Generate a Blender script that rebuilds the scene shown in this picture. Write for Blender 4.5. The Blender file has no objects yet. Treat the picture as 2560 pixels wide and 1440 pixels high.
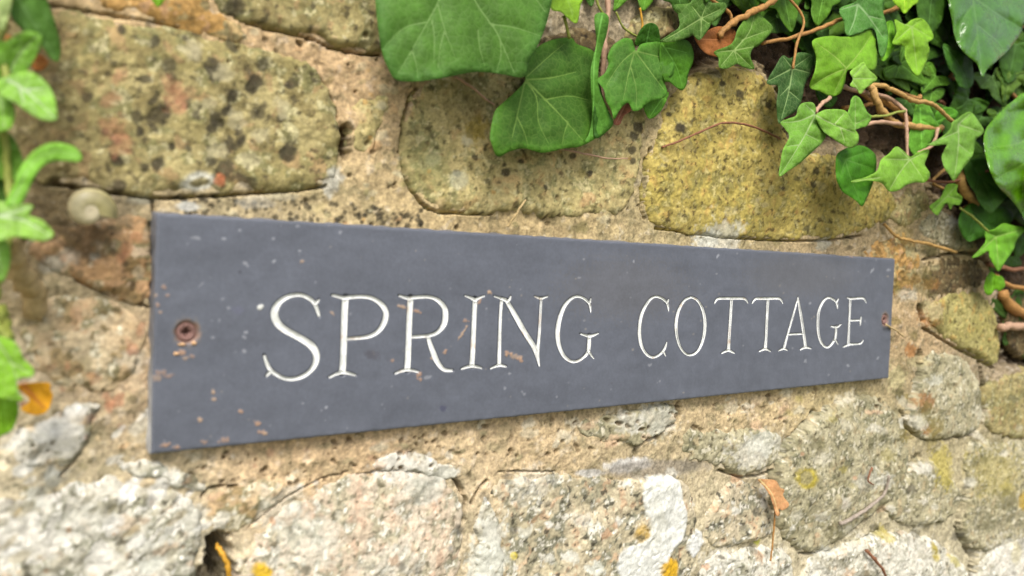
import bpy, math, random
import numpy as np
from mathutils import Matrix, Vector
from mathutils.geometry import delaunay_2d_cdt

random.seed(7)
rng = np.random.default_rng(7)
sc = bpy.context.scene
COL = sc.collection

# ------------------------------------------------------------------ camera, world, sun, exposure
FOC = 1965.0                                   # focal length in pixels of a 2560 wide frame
FACE = -0.0055           # front face of the slate; mortar lies around y = 0, the wall goes into +y
CAM = np.array([-0.05551902, -0.27919490 + FACE, 0.06817675])
R = np.array([[0.8124279782518776, -0.011833245846651099, -0.5829414674273046],
              [-0.5818255172088007, 0.048612756576092694, -0.8118595121218851],
              [0.03794532485403432, 0.9987476028460877, 0.03260947915737899]])
cam = bpy.data.cameras.new('camera')
cam_o = bpy.data.objects.new('camera', cam)
COL.objects.link(cam_o)
M = Matrix([list(R[0]) + [CAM[0]], list(R[1]) + [CAM[1]], list(R[2]) + [CAM[2]], [0, 0, 0, 1]])
q = M.to_3x3().to_quaternion()
cam_o.rotation_mode = 'QUATERNION'
cam_o.rotation_quaternion = q
cam_o.location = CAM.tolist()
cam.sensor_width = 36.0
cam.lens = FOC / 2560 * 36.0
cam.clip_start = 0.01
cam.clip_end = 500
cam.dof.use_dof = True
cam.dof.focus_distance = 0.405
cam.dof.aperture_fstop = 7.5
cam.dof.aperture_blades = 7
sc.camera = cam_o

SUN_EL, SUN_AZ = math.radians(50), math.radians(208)     # azimuth clockwise from +Y: in front of the wall, from the left
w = bpy.data.worlds.new('World')
sc.world = w
w.use_nodes = True
nt = w.node_tree
bg = nt.nodes['Background']
sky = nt.nodes.new('ShaderNodeTexSky')
sky.sky_type = 'NISHITA'
sky.sun_disc = False
sky.sun_elevation = SUN_EL
sky.sun_rotation = SUN_AZ
sky.air_density = 1.0
sky.dust_density = 4.0
sky.ozone_density = 1.0
hsv = nt.nodes.new('ShaderNodeHueSaturation')          # a veil of cloud: paler than a clear blue sky
hsv.inputs['Saturation'].default_value = 0.38
nt.links.new(sky.outputs[0], hsv.inputs['Color'])
nt.links.new(hsv.outputs[0], bg.inputs[0])
bg.inputs[1].default_value = 0.10
sun = bpy.data.lights.new('sun', 'SUN')
sun.energy = 1.5
sun.angle = math.radians(22)
sun.color = (1.0, 0.95, 0.87)
sun_o = bpy.data.objects.new('sun', sun)
COL.objects.link(sun_o)
sd = Vector((math.sin(SUN_AZ) * math.cos(SUN_EL), math.cos(SUN_AZ) * math.cos(SUN_EL), math.sin(SUN_EL)))
sun_o.rotation_mode = 'QUATERNION'
sun_o.rotation_quaternion = sd.to_track_quat('Z', 'Y')
sun_o.location = sd * 5
sc.view_settings.view_transform = 'Standard'
sc.view_settings.look = 'None'
sc.view_settings.exposure = 1.3
sc.view_settings.gamma = 1.0
sc.view_settings.use_curve_mapping = False
sc.render.engine = 'CYCLES'
sc.cycles.use_denoising = True
sc.cycles.max_bounces = 6



# ------------------------------------------------------------------ helpers
def at(px, py, y=0.0):
    """points of the plane at depth y that the photograph shows at these pixels"""
    px = np.asarray(px, float); py = np.asarray(py, float); y = np.asarray(y, float)
    d = np.stack([(px - 1280) / FOC, -(py - 720) / FOC, -np.ones_like(px)], -1) @ R.T
    k = (y - CAM[1]) / d[..., 1]
    return CAM + k[..., None] * d


def to_px(X):
    c = (np.asarray(X) - CAM) @ R
    return 1280 + FOC * c[..., 0] / -c[..., 2], 720 - FOC * c[..., 1] / -c[..., 2]


def lin(rgb, k=1.0):
    c = np.asarray(rgb, float) / 255.0
    return np.where(c <= 0.04045, c / 12.92, ((c + 0.055) / 1.055) ** 2.4) * k


ALB = 0.62               # picture brightness -> reflectance


def alb(rgb):
    return lin(rgb, ALB)


def sstep(a, b, x):
    t = np.clip((x - a) / (b - a), 0, 1)
    return t * t * (3 - 2 * t)


def perlin(x, y, seed):
    r = np.random.default_rng(seed)
    perm = r.permutation(512)
    ang = r.random(512) * 2 * np.pi
    gx, gy = np.cos(ang), np.sin(ang)
    xi = np.floor(x).astype(int); yi = np.floor(y).astype(int)
    xf = x - xi; yf = y - yi
    u = xf * xf * xf * (xf * (xf * 6 - 15) + 10)
    v = yf * yf * yf * (yf * (yf * 6 - 15) + 10)

    def g(ix, iy, dx, dy):
        h = perm[(perm[ix & 511] + iy) & 511]
        return gx[h] * dx + gy[h] * dy
    a = g(xi, yi, xf, yf); b = g(xi + 1, yi, xf - 1, yf)
    c = g(xi, yi + 1, xf, yf - 1); d = g(xi + 1, yi + 1, xf - 1, yf - 1)
    return (a + u * (b - a)) * (1 - v) + (c + u * (d - c)) * v * 1.0 if False else \
        ((a + u * (b - a)) + v * ((c + u * (d - c)) - (a + u * (b - a)))) * 1.45


def fbm(x, y, seed, octv=3, gain=0.5):
    s = 0; a = 1; n = 0
    for i in range(octv):
        s = s + a * perlin(x * 2 ** i + 17.3 * i, y * 2 ** i - 9.1 * i, seed + i)
        n += a; a *= gain
    return s / n ** 0.5


def smooth_poly(pts, n=3, closed=True):
    p = np.asarray(pts, float)
    for _ in range(n):
        if closed:
            qn = np.roll(p, -1, 0)
            p = np.stack([p * .75 + qn * .25, p * .25 + qn * .75], 1).reshape(-1, 2)
        else:
            a, b = p[:-1], p[1:]
            m = np.stack([a * .75 + b * .25, a * .25 + b * .75], 1).reshape(-1, 2)
            p = np.vstack([p[:1], m, p[-1:]])
    return p


def catmull(pts, per=8, closed=True):
    p = np.asarray(pts, float); n = len(p); out = []
    rngi = range(n) if closed else range(n - 1)
    for i in rngi:
        if closed:
            a, b, c, d = p[(i - 1) % n], p[i], p[(i + 1) % n], p[(i + 2) % n]
        else:
            a, b, c, d = p[max(i - 1, 0)], p[i], p[i + 1], p[min(i + 2, n - 1)]
        for k in range(per):
            t = k / per
            out.append(.5 * (2 * b + (c - a) * t + (2 * a - 5 * b + 4 * c - d) * t * t + (3 * b - a - 3 * c + d) * t ** 3))
    if not closed:
        out.append(p[-1])
    return np.array(out)


def resample(p, step, closed=False):
    p = np.asarray(p, float)
    if closed:
        p = np.vstack([p, p[:1]])
    L = np.concatenate([[0], np.cumsum(np.linalg.norm(np.diff(p, axis=0), axis=1))])
    n = max(2, int(L[-1] / step) + 1)
    t = np.linspace(0, L[-1], n + (1 if closed else 0))
    o = np.stack([np.interp(t, L, p[:, k]) for k in range(p.shape[1])], 1)
    return o[:-1] if closed else o


def seg_dist(q, poly, closed=False):
    """distance of points q (N,2) to a polyline; also the arc parameter 0..1 of the nearest point"""
    a = poly; b = np.roll(poly, -1, 0)
    if not closed:
        a, b = poly[:-1], poly[1:]
    best = np.full(len(q), 1e9); par = np.zeros(len(q))
    for i in range(len(a)):
        e = b[i] - a[i]
        L2 = e @ e + 1e-18
        t = np.clip(((q - a[i]) @ e) / L2, 0, 1)
        d = np.hypot(q[:, 0] - a[i, 0] - t * e[0], q[:, 1] - a[i, 1] - t * e[1])
        m = d < best
        best[m] = d[m]; par[m] = (i + t[m]) / len(a)
    return best, par


def inside(q, poly):
    x, y = q[:, 0], q[:, 1]
    r = np.zeros(len(q), bool)
    n = len(poly)
    for i in range(n):
        x1, y1 = poly[i]; x2, y2 = poly[(i + 1) % n]
        if y1 == y2:
            continue
        c = ((y1 > y) != (y2 > y)) & (x < (x2 - x1) * (y - y1) / (y2 - y1) + x1)
        r ^= c
    return r


def sdf(q, poly):
    d, _ = seg_dist(q, poly, True)
    return np.where(inside(q, poly), -d, d)


def mesh(name, V, faces, mat=None, parent=None, col=None, attrs=None, smooth=True):
    me = bpy.data.meshes.new(name)
    V = np.asarray(V, np.float32)
    me.vertices.add(len(V)); me.vertices.foreach_set('co', V.ravel())
    if isinstance(faces, np.ndarray):
        k = faces.shape[1]
        me.loops.add(faces.size); me.loops.foreach_set('vertex_index', faces.astype(np.int32).ravel())
        me.polygons.add(len(faces))
        me.polygons.foreach_set('loop_start', np.arange(0, faces.size, k, dtype=np.int32))
    else:
        fl = [i for f in faces for i in f]
        me.loops.add(len(fl)); me.loops.foreach_set('vertex_index', fl)
        me.polygons.add(len(faces))
        st = np.concatenate([[0], np.cumsum([len(f) for f in faces])[:-1]]).astype(np.int32)
        me.polygons.foreach_set('loop_start', st)
    me.update(calc_edges=True)
    me.polygons.foreach_set('use_smooth', np.full(len(me.polygons), smooth, bool))
    if col is not None:
        a = me.attributes.new('Col', 'FLOAT_COLOR', 'POINT')
        a.data.foreach_set('color', np.hstack([np.asarray(col), np.ones((len(V), 1))]).astype(np.float32).ravel())
    for k, v in (attrs or {}).items():
        a = me.attributes.new(k, 'FLOAT', 'POINT')
        a.data.foreach_set('value', np.asarray(v, np.float32))
    if mat:
        me.materials.append(mat)
    o = bpy.data.objects.new(name, me)
    COL.objects.link(o)
    if parent is not None:
        o.parent = parent
        o.matrix_parent_inverse = Matrix.Translation(parent.location).inverted() if parent.parent is None else Matrix.Identity(4)
        if parent.parent is not None:
            o.matrix_parent_inverse = Matrix.Identity(4)
            # the parent part keeps world coordinates in its own mesh
    return o


def empty(name, loc, label, cat, group=None):
    o = bpy.data.objects.new(name, None)
    o.empty_display_size = 0.01
    o.location = loc
    COL.objects.link(o)
    tag(o, label, cat, group)
    return o


def tag(o, label=None, cat=None, group=None, kind=None):
    if label: o['label'] = label
    if cat: o['category'] = cat
    if group: o['group'] = group
    if kind: o['kind'] = kind
    return o


def tube_mesh(pts, rad, sides=8, wob=0.0, seed=0):
    pts = np.asarray(pts, float); rad = np.broadcast_to(np.asarray(rad, float), (len(pts),))
    r = np.random.default_rng(seed)
    V = []; F = []
    up = np.array([0.13, -0.9, 0.42])
    for i, p in enumerate(pts):
        t = pts[min(i + 1, len(pts) - 1)] - pts[max(i - 1, 0)]
        t /= np.linalg.norm(t) + 1e-12
        a = np.cross(t, up); a /= np.linalg.norm(a) + 1e-12
        b = np.cross(t, a)
        for k in range(sides):
            th = 2 * math.pi * k / sides
            V.append(p + rad[i] * (1 + wob * r.normal()) * (math.cos(th) * a + math.sin(th) * b))
    n = len(pts)
    for i in range(n - 1):
        for k in range(sides):
            k2 = (k + 1) % sides
            F.append((i * sides + k, i * sides + k2, (i + 1) * sides + k2, (i + 1) * sides + k))
    V.append(pts[0]); V.append(pts[-1])
    for k in range(sides):
        k2 = (k + 1) % sides
        F.append((len(V) - 2, k2, k)); F.append((len(V) - 1, (n - 1) * sides + k, (n - 1) * sides + k2))
    return np.array(V), F


# ------------------------------------------------------------------ materials
def new_mat(name):
    m = bpy.data.materials.new(name)
    m.use_nodes = True
    n = m.node_tree.nodes; l = m.node_tree.links
    b = n['Principled BSDF']
    return m, n, l, b


def noise(n, l, vec, scale, detail=3, rough=0.55):
    t = n.new('ShaderNodeTexNoise')
    t.inputs['Scale'].default_value = scale
    t.inputs['Detail'].default_value = detail
    t.inputs['Roughness'].default_value = rough
    l.new(vec, t.inputs['Vector'])
    return t.outputs['Fac']


def ramp(n, l, fac, stops):
    r = n.new('ShaderNodeMapRange')
    r.inputs['From Min'].default_value, r.inputs['From Max'].default_value = stops[0], stops[1]
    r.inputs['To Min'].default_value, r.inputs['To Max'].default_value = stops[2], stops[3]
    l.new(fac, r.inputs['Value'])
    return r.outputs['Result']


def mixc(n, l, a, b, fac, mode='MIX'):
    m = n.new('ShaderNodeMix')
    m.data_type = 'RGBA'; m.blend_type = mode
    for s, v in ((m.inputs['Factor'], fac), (m.inputs['A'], a), (m.inputs['B'], b)):
        pass
    fi, ai, bi = m.inputs[0], m.inputs[6], m.inputs[7]
    for s, v in ((fi, fac), (ai, a), (bi, b)):
        if hasattr(v, 'is_linked') or hasattr(v, 'links'):
            l.new(v, s)
        elif isinstance(v, (int, float)):
            s.default_value = v
        else:
            s.default_value = (*v, 1)
    return m.outputs[2]


def rock_material(name, speck=1.0, bump=0.2, rough=0.92):
    m, n, l, b = new_mat(name)
    pos = n.new('ShaderNodeNewGeometry').outputs['Position']
    at_ = n.new('ShaderNodeAttribute'); at_.attribute_name = 'Col'
    f1 = noise(n, l, pos, 900, 3)
    f2 = noise(n, l, pos, 420, 4, 0.65)
    f3 = noise(n, l, pos, 1700, 2)
    c = at_.outputs['Color']
    k = ramp(n, l, f2, (0.36, 0.64, 1 - 0.36 * speck, 1 + 0.32 * speck))
    hs = n.new('ShaderNodeVectorMath'); hs.operation = 'SCALE'
    l.new(c, hs.inputs[0]); l.new(k, hs.inputs['Scale'])
    c = hs.outputs[0]
    dark = ramp(n, l, f1, (0.60, 0.72, 0.0, 0.6 * speck))
    c = mixc(n, l, c, tuple(alb((92, 82, 58))), dark)
    light = ramp(n, l, f3, (0.62, 0.74, 0.0, 0.5 * speck))
    c = mixc(n, l, c, tuple(alb((226, 216, 190))), light)
    l.new(c, b.inputs['Base Color'])
    b.inputs['Roughness'].default_value = rough
    b.inputs['Specular IOR Level'].default_value = 0.25
    s = n.new('ShaderNodeMath'); s.operation = 'ADD'
    l.new(f1, s.inputs[0]); l.new(f2, s.inputs[1])
    bp = n.new('ShaderNodeBump'); bp.inputs['Strength'].default_value = bump; bp.inputs['Distance'].default_value = 0.0012
    l.new(s.outputs[0], bp.inputs['Height']); l.new(bp.outputs[0], b.inputs['Normal'])
    return m


MAT_STONE = rock_material('stone', 0.55)
MAT_MORTAR = rock_material('mortar', 0.8, 0.28)


def simple_mat(name, rgb, rough=0.7, var=0.3, scale=300, bump=0.2, spec=0.3, lin_alb=True):
    m, n, l, b = new_mat(name)
    pos = n.new('ShaderNodeNewGeometry').outputs['Position']
    f = noise(n, l, pos, scale, 4, 0.6)
    c = alb(rgb) if lin_alb else np.asarray(rgb)
    cc = mixc(n, l, tuple(c * (1 - var)), tuple(np.minimum(c * (1 + var), .9)), ramp(n, l, f, (.3, .7, 0, 1)))
    l.new(cc, b.inputs['Base Color'])
    b.inputs['Roughness'].default_value = rough
    b.inputs['Specular IOR Level'].default_value = spec
    bp = n.new('ShaderNodeBump'); bp.inputs['Strength'].default_value = bump; bp.inputs['Distance'].default_value = 0.0008
    l.new(f, bp.inputs['Height']); l.new(bp.outputs[0], b.inputs['Normal'])
    return m


def leaf_material(name, rough=0.42, spec=0.5, trans=0.3):
    m, n, l, b = new_mat(name)
    pos = n.new('ShaderNodeNewGeometry').outputs['Position']
    at_ = n.new('ShaderNodeAttribute'); at_.attribute_name = 'Col'
    v = n.new('ShaderNodeAttribute'); v.attribute_name = 'vein'
    f1 = noise(n, l, pos, 140, 3)
    f2 = noise(n, l, pos, 1100, 2)
    k = ramp(n, l, f1, (.3, .7, .82, 1.2))
    hs = n.new('ShaderNodeVectorMath'); hs.operation = 'SCALE'
    l.new(at_.outputs['Color'], hs.inputs[0]); l.new(k, hs.inputs['Scale'])
    k2 = ramp(n, l, f2, (.3, .7, .9, 1.1))
    h2 = n.new('ShaderNodeVectorMath'); h2.operation = 'SCALE'
    l.new(hs.outputs[0], h2.inputs[0]); l.new(k2, h2.inputs['Scale'])
    vm = ramp(n, l, v.outputs['Fac'], (.35, 1.25, .75, 0))
    vc = n.new('ShaderNodeAttribute'); vc.attribute_name = 'VeinCol'
    vo = n.new('ShaderNodeTexVoronoi'); vo.feature = 'DISTANCE_TO_EDGE'; vo.inputs['Scale'].default_value = 330
    l.new(pos, vo.inputs['Vector'])
    net = ramp(n, l, vo.outputs['Distance'], (.0, .09, .22, 0))
    c = mixc(n, l, h2.outputs[0], vc.outputs['Color'], net)          # fine net between the veins
    spot = ramp(n, l, noise(n, l, pos, 420, 4, .7), (.70, .78, 0, .55))
    c = mixc(n, l, c, (.16, .14, .05), spot)                          # small brown blemishes
    c = mixc(n, l, c, vc.outputs['Color'], vm)
    l.new(c, b.inputs['Base Color'])
    b.inputs['Roughness'].default_value = rough
    b.inputs['Specular IOR Level'].default_value = spec
    bp = n.new('ShaderNodeBump'); bp.inputs['Strength'].default_value = .35; bp.inputs['Distance'].default_value = 0.0008
    hsum = n.new('ShaderNodeMath'); hsum.operation = 'ADD'
    l.new(f1, hsum.inputs[0]); l.new(ramp(n, l, vo.outputs['Distance'], (0, .25, 0, .35)), hsum.inputs[1])
    l.new(hsum.outputs[0], bp.inputs['Height']); l.new(bp.outputs[0], b.inputs['Normal'])
    tr = n.new('ShaderNodeBsdfTranslucent')
    bright = n.new('ShaderNodeVectorMath'); bright.operation = 'MULTIPLY'
    l.new(c, bright.inputs[0]); bright.inputs[1].default_value = (1.1, 1.3, .6)
    l.new(bright.outputs[0], tr.inputs['Color'])
    mx = n.new('ShaderNodeMixShader'); mx.inputs[0].default_value = trans
    l.new(b.outputs[0], mx.inputs[1]); l.new(tr.outputs[0], mx.inputs[2])
    l.new(mx.outputs[0], n['Material Output'].inputs['Surface'])
    return m


MAT_LEAF = leaf_material('ivy_leaf', .58, .16, .28)
MAT_GLOSS = leaf_material('glossy_ivy_leaf', .17, .5, .22)
MAT_DRY = leaf_material('dry_leaf', .7, .2, .25)

# ------------------------------------------------------------------ ground
GZ = -1.35
gm, n, l, b = new_mat('grass_and_soil')
pos = n.new('ShaderNodeNewGeometry').outputs['Position']
f = noise(n, l, pos, 3, 6)
l.new(mixc(n, l, (.07, .09, .035), (.20, .18, .12), ramp(n, l, f, (.35, .65, 0, 1))), b.inputs['Base Color'])
b.inputs['Roughness'].default_value = .95
g = mesh('ground', [(-150, -150, GZ), (150, -150, GZ), (150, 150, GZ), (-150, 150, GZ)], np.array([[0, 1, 2, 3]]), gm)
tag(g, kind='structure')

# ------------------------------------------------------------------ the wall: common grid
GX = [-0.11]
while GX[-1] < 0.80:
    GX.append(GX[-1] + 0.00040 + 0.0008 * max(0, GX[-1] + .05) / 0.7)
GX = np.array(GX)
GZs = np.arange(-0.27, 0.41, 0.00058)
XX, ZZ = np.meshgrid(GX, GZs, indexing='ij')
NX, NZ = XX.shape
PXg, PYg = to_px(np.stack([XX, np.zeros_like(XX), ZZ], -1))
Xm, Zm = XX * 1000, ZZ * 1000         # millimetres
N60 = fbm(Xm / 60, Zm / 60, 11, 2)
N25 = fbm(Xm / 25, Zm / 25, 21, 3)
N9 = fbm(Xm / 9, Zm / 9, 31, 3)
N9b = fbm(Xm / 9 + 50, Zm / 9, 41, 3)
N3 = fbm(Xm / 3.2, Zm / 3.2, 51, 3)
N3b = fbm(Xm / 3.6 + 31, Zm / 3.6, 61, 3)
N1 = fbm(Xm / 1.3, Zm / 1.3, 71, 2)
inframe = (PXg > -150) & (PXg < 2720) & (PYg > -330) & (PYg < 1640)
ovr = np.zeros((NX, NZ, 3)); ova = np.zeros((NX, NZ)); hadd = np.zeros((NX, NZ)); flat = np.zeros((NX, NZ))


def win_px(poly, pad):
    """grid window of a pixel polygon plus a pad in metres"""
    wv = at(np.array(poly)[:, 0], np.array(poly)[:, 1])
    x0, x1 = wv[:, 0].min() - pad, wv[:, 0].max() + pad
    z0, z1 = wv[:, 2].min() - pad, wv[:, 2].max() + pad
    i0, i1 = np.searchsorted(GX, [x0, x1]); j0, j1 = np.searchsorted(GZs, [z0, z1])
    return slice(max(i0 - 1, 0), min(i1 + 1, NX)), slice(max(j0 - 1, 0), min(j1 + 1, NZ))


def blot(px, py, r, rgb, a=1.0, asp=1.0, rot=0.0, warp=.45, raise_=0.0, soft=.25):
    s = win_px([(px - 2 * r, py - 2 * r), (px + 2 * r, py + 2 * r), (px - 2 * r, py + 2 * r), (px + 2 * r, py - 2 * r)], 0.001)
    dx, dy = PXg[s] - px, PYg[s] - py
    c, si = math.cos(rot), math.sin(rot)
    u, v = (dx * c + dy * si) / r, (-dx * si + dy * c) / (r * asp)
    d = np.hypot(u, v) + warp * (N3[s] * .8 + N9b[s] * .5)
    wgt = a * (1 - sstep(1 - soft, 1 + soft, d))
    ovr[s] = ovr[s] * (1 - wgt[..., None]) + alb(rgb) * wgt[..., None]
    ova[s] = ova[s] * (1 - wgt) + wgt
    hadd[s] += raise_ * wgt


def blot_poly(poly, rgb, a=1.0, warp=1.2, soft=.5, raise_=0.0):
    s = win_px(poly, 0.006)
    qv = np.stack([PXg[s].ravel(), PYg[s].ravel()], 1)
    d = sdf(qv, smooth_poly(poly, 2)).reshape(PXg[s].shape) + 6 * warp * (N3[s] * .7 + N9b[s] * .3)
    wgt = a * (1 - sstep(-6 * soft, 6 * soft, d))
    ovr[s] = ovr[s] * (1 - wgt[..., None]) + alb(rgb) * wgt[..., None]
    ova[s] = ova[s] * (1 - wgt) + wgt
    hadd[s] += raise_ * wgt
    flat[s] = np.maximum(flat[s], wgt)


DK = (66, 60, 44)
# black lichen spots of the big stone at the upper left
for x, y, r in [(1020, 280, 45), (1115, 450, 45), (1130, 525, 30), (950, 540, 40), (915, 610, 24), (900, 780, 40), (1000, 690, 32),
                (1050, 760, 62), (1010, 855, 30), (925, 895, 30), (690, 885, 26), (760, 945, 36), (780, 1070, 36), (955, 1120, 32),
                (1045, 1100, 40), (805, 1245, 42), (1290, 330, 27), (1290, 390, 40), (1400, 440, 46), (1430, 505, 52), (1690, 560, 55),
                (1540, 640, 36), (1490, 750, 32), (1400, 860, 40), (1440, 800, 36), (1240, 700, 32), (1285, 770, 30), (1720, 740, 62),
                (1590, 880, 32), (1600, 930, 42), (1530, 970, 42), (1910, 1010, 56), (1480, 1140, 70), (1400, 1090, 42), (1940, 560, 36),
                (1540, 310, 50), (1230, 260, 22), (800, 210, 32), (580, 655, 36), (360, 520, 28), (460, 800, 26), (300, 915, 20),
                (330, 1190, 22), (1640, 1210, 60), (1250, 1000, 20), (1130, 980, 18), (1560, 45, 62), (1750, 430, 34), (1860, 790, 30)]:
    blot(x * .375, y * .375, r * .375 * 1.1, (70, 64, 48), random.uniform(.75, .95), asp=random.uniform(.65, 1.3), rot=random.uniform(0, 3), warp=.75, soft=.3)
for x, y, r in [(430, 245, 26), (415, 215, 20), (445, 270, 18), (268, 250, 22), (280, 320, 30), (300, 370, 24), (290, 200, 18)]:
    blot(x, y, r, (190, 134, 102), .5, warp=1.1, soft=.5)
blot(490, 455, 44, (214, 212, 196), .95, asp=.5, warp=.3, rot=-.15, raise_=.0003)
blot(495, 456, 26, (150, 138, 90), .9, asp=.4, warp=.2, rot=-.15)
blot(545, 452, 16, (205, 120, 80), .7)
for x, y, r in [(560, 190, 26), (590, 300, 22), (545, 380, 24), (520, 260, 18), (700, 270, 24), (620, 395, 24), (470, 130, 26), (650, 340, 20)]:
    blot(x, y, r, (200, 190, 150), .65, warp=.8)
# dark spots of the middle and yellow stones
for x, y, r in [(885, 1055, 22), (765, 1155, 26), (1090, 1150, 26), (1540, 1040, 20), (1975, 850, 30), (1940, 910, 28), (1935, 1000, 24),
                (1940, 1075, 22), (2250, 860, 28), (1080, 1100, 16), (1180, 1080, 16), (1650, 1160, 20), (1340, 1250, 16)]:
    blot(850 + x * .375, y * .375, r * .375 * 1.1, DK, .85)
for x, y, r in [(375, 560, 16), (490, 630, 24), (680, 705, 16), (345, 495, 22), (90, 860, 32), (20, 765, 14), (970, 1145, 22), (955, 1235, 18)]:
    blot(1660 + x * .375, y * .375, r * .375 * 1.2, DK, .85)
blot(1165, 350, 16, (214, 205, 170), .8); blot(1140, 450, 24, (205, 205, 175), .6); blot(1080, 395, 20, (190, 190, 150), .6)
blot(1185, 320, 30, (185, 160, 60), .6, warp=.9); blot(1060, 420, 55, (150, 150, 95), .5, warp=.9); blot(1160, 260, 60, (132, 118, 70), .5, warp=.8)
# speckles of the mortar over the slate
for _ in range(120):
    u = random.random()
    blot(420 + 640 * u, 508 + 34 * u + random.uniform(-22, 26), random.uniform(3, 8), DK, .8, warp=.3)
blot(470, 516, 26, (214, 214, 206), .85, asp=.4, warp=.5); blot(640, 505, 50, (205, 200, 185), .5, asp=.3); blot(345, 500, 40, (150, 150, 135), .7, asp=.3)
blot(830, 455, 24, (205, 203, 190), .75, asp=1.6, rot=.5, warp=.6); blot(700, 492, 40, (190, 185, 160), .5, asp=.25)
# white, grey and yellow lichen of the lower stones
blot(1668, 1420, 22, (226, 178, 40), .95, asp=1.2, warp=.3, raise_=.0004); blot(1595, 1330, 20, (205, 165, 60), .7, asp=1.3)
blot(650, 1424, 26, (240, 196, 40), .95, asp=.8, warp=.4, raise_=.0004); blot(1282, 1388, 9, (225, 205, 90), .9)
blot(1997, 1190, 28, (196, 178, 60), .9, asp=.9, warp=.25); blot(1995, 1190, 19, (168, 158, 112), .95, asp=.9, warp=.3)
blot(1894, 1353, 9, (190, 190, 50), .8); blot(2355, 1165, 26, (190, 175, 60), .6, asp=2, warp=.8); blot(2330, 1378, 10, (190, 172, 60), .9, asp=2.4, rot=-.3)
blot(2205, 1335, 20, (190, 175, 60), .6, warp=.9); blot(2380, 1400, 22, (190, 178, 70), .6, asp=.5, rot=.7); blot(2555, 1250, 24, (200, 165, 40), .7)
blot(2535, 1380, 14, (190, 172, 60), .8, asp=2); blot(2480, 1180, 60, (185, 170, 80), .4, warp=1)
blot(1475, 1182, 36, (214, 212, 208), .8, asp=.28, warp=.3); blot(1572, 1163, 62, (216, 214, 210), .85, asp=.28, rot=-.12, warp=.3)
blot(1640, 1172, 130, (140, 132, 120), .7, asp=.17, rot=-.06, warp=.2)
for x, y, r, a in [(140, 1095, 60, .75), (190, 1055, 42, .8), (125, 1188, 26, 1), (60, 1330, 90, .8), (210, 1290, 70, .6), (245, 1385, 36, 1), (355, 1355, 22, 1),
                   (375, 1405, 30, 1), (275, 1320, 20, .9), (90, 1240, 36, .8), (480, 1300, 40, .6), (420, 1190, 40, .4), (700, 1260, 70, .5), (1060, 1215, 50, .7),
                   (1000, 1165, 56, .8), (1120, 1180, 30, .9), (1225, 1330, 40, .85), (1215, 1400, 50, .8), (760, 1350, 80, .4), (950, 1400, 70, .35),
                   (1370, 1310, 14, .9), (1420, 1390, 16, .8), (1480, 1420, 22, .8), (1310, 1330, 20, .6), (1450, 1300, 26, .4), (1640, 1050, 50, .6),
                   (1560, 1050, 40, .5), (1870, 1130, 50, .55), (1900, 1105, 36, .6), (1800, 1400, 40, .5), (2060, 1376, 18, .9), (2300, 1170, 22, .6), (2150, 1200, 40, .4),
                   (2520, 1400, 60, .6), (2250, 1400, 70, .45), (1330, 1210, 60, .35), (2330, 950, 20, .5), (2270, 735, 22, .5), (1800, 592, 50, .6), (1770, 600, 30, .6),
                   (2060, 608, 20, .5), (2390, 560, 30, .55), (170, 640, 24, .4), (330, 900, 40, .35), (235, 640, 12, .8), (120, 660, 30, .45)]:
    blot(x, y, r, random.choice([(226, 226, 212), (216, 214, 200), (232, 228, 216)]), a, asp=random.uniform(.55, .9), rot=random.uniform(-.6, .3), warp=.8)
for _ in range(150):
    x = random.uniform(0, 2560); y = random.uniform(1130, 1440)
    blot(x, y, random.uniform(4, 14), random.choice([(120, 116, 96), (100, 96, 84), (235, 232, 220), (228, 222, 205), (205, 165, 130)]), random.uniform(.4, .8), warp=.9)
for _ in range(70):
    x = random.uniform(900, 2560); y = random.uniform(170, 620)
    blot(x, y, random.uniform(3, 7), random.choice([DK, (214, 205, 165), (190, 150, 85)]), random.uniform(.4, .8), warp=.6)
for _ in range(60):
    x = random.uniform(0, 380); y = random.uniform(560, 1100)
    blot(x, y, random.uniform(6, 18), random.choice([(110, 98, 68), (224, 205, 170), (205, 140, 105), (150, 140, 95)]), random.uniform(.3, .6), warp=.9)
for _ in range(210):         # pits and grit of the mortar below the slate
    x = random.uniform(400, 2200); y0 = 1150 - (x - 390) * .105
    y = y0 + random.uniform(-6, 110) * (1 - .35 * (x - 400) / 1800)
    if random.random() < .6:
        blot(x, y, random.uniform(3, 8), (112, 92, 62), random.uniform(.5, .9), asp=random.uniform(.5, 1), rot=random.uniform(-1, 1), warp=.7, raise_=-.0014)
    else:
        blot(x, y, random.uniform(7, 22), random.choice([(238, 214, 178), (226, 190, 156), (168, 158, 120), (222, 214, 190)]), random.uniform(.4, .7), asp=random.uniform(.35, .8), rot=random.uniform(-.6, .2), warp=.9, raise_=.0004)
for _ in range(110):         # pits and grit of the mortar above it and at the left
    x, y = random.choice([(random.uniform(860, 1030), random.uniform(140, 520)), (random.uniform(450, 1600), random.uniform(495, 575)), (random.uniform(560, 950), random.uniform(70, 180)), (random.uniform(0, 380), random.uniform(930, 1240))])
    if random.random() < .5:
        blot(x, y, random.uniform(3, 7), (106, 88, 56), random.uniform(.5, .9), warp=.7, raise_=-.0014)
    else:
        blot(x, y, random.uniform(7, 20), random.choice([(232, 204, 156), (222, 180, 130), (150, 142, 96), (216, 206, 170)]), random.uniform(.4, .7), asp=random.uniform(.4, .9), rot=random.uniform(-1, 1), warp=.9, raise_=.0004)
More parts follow.
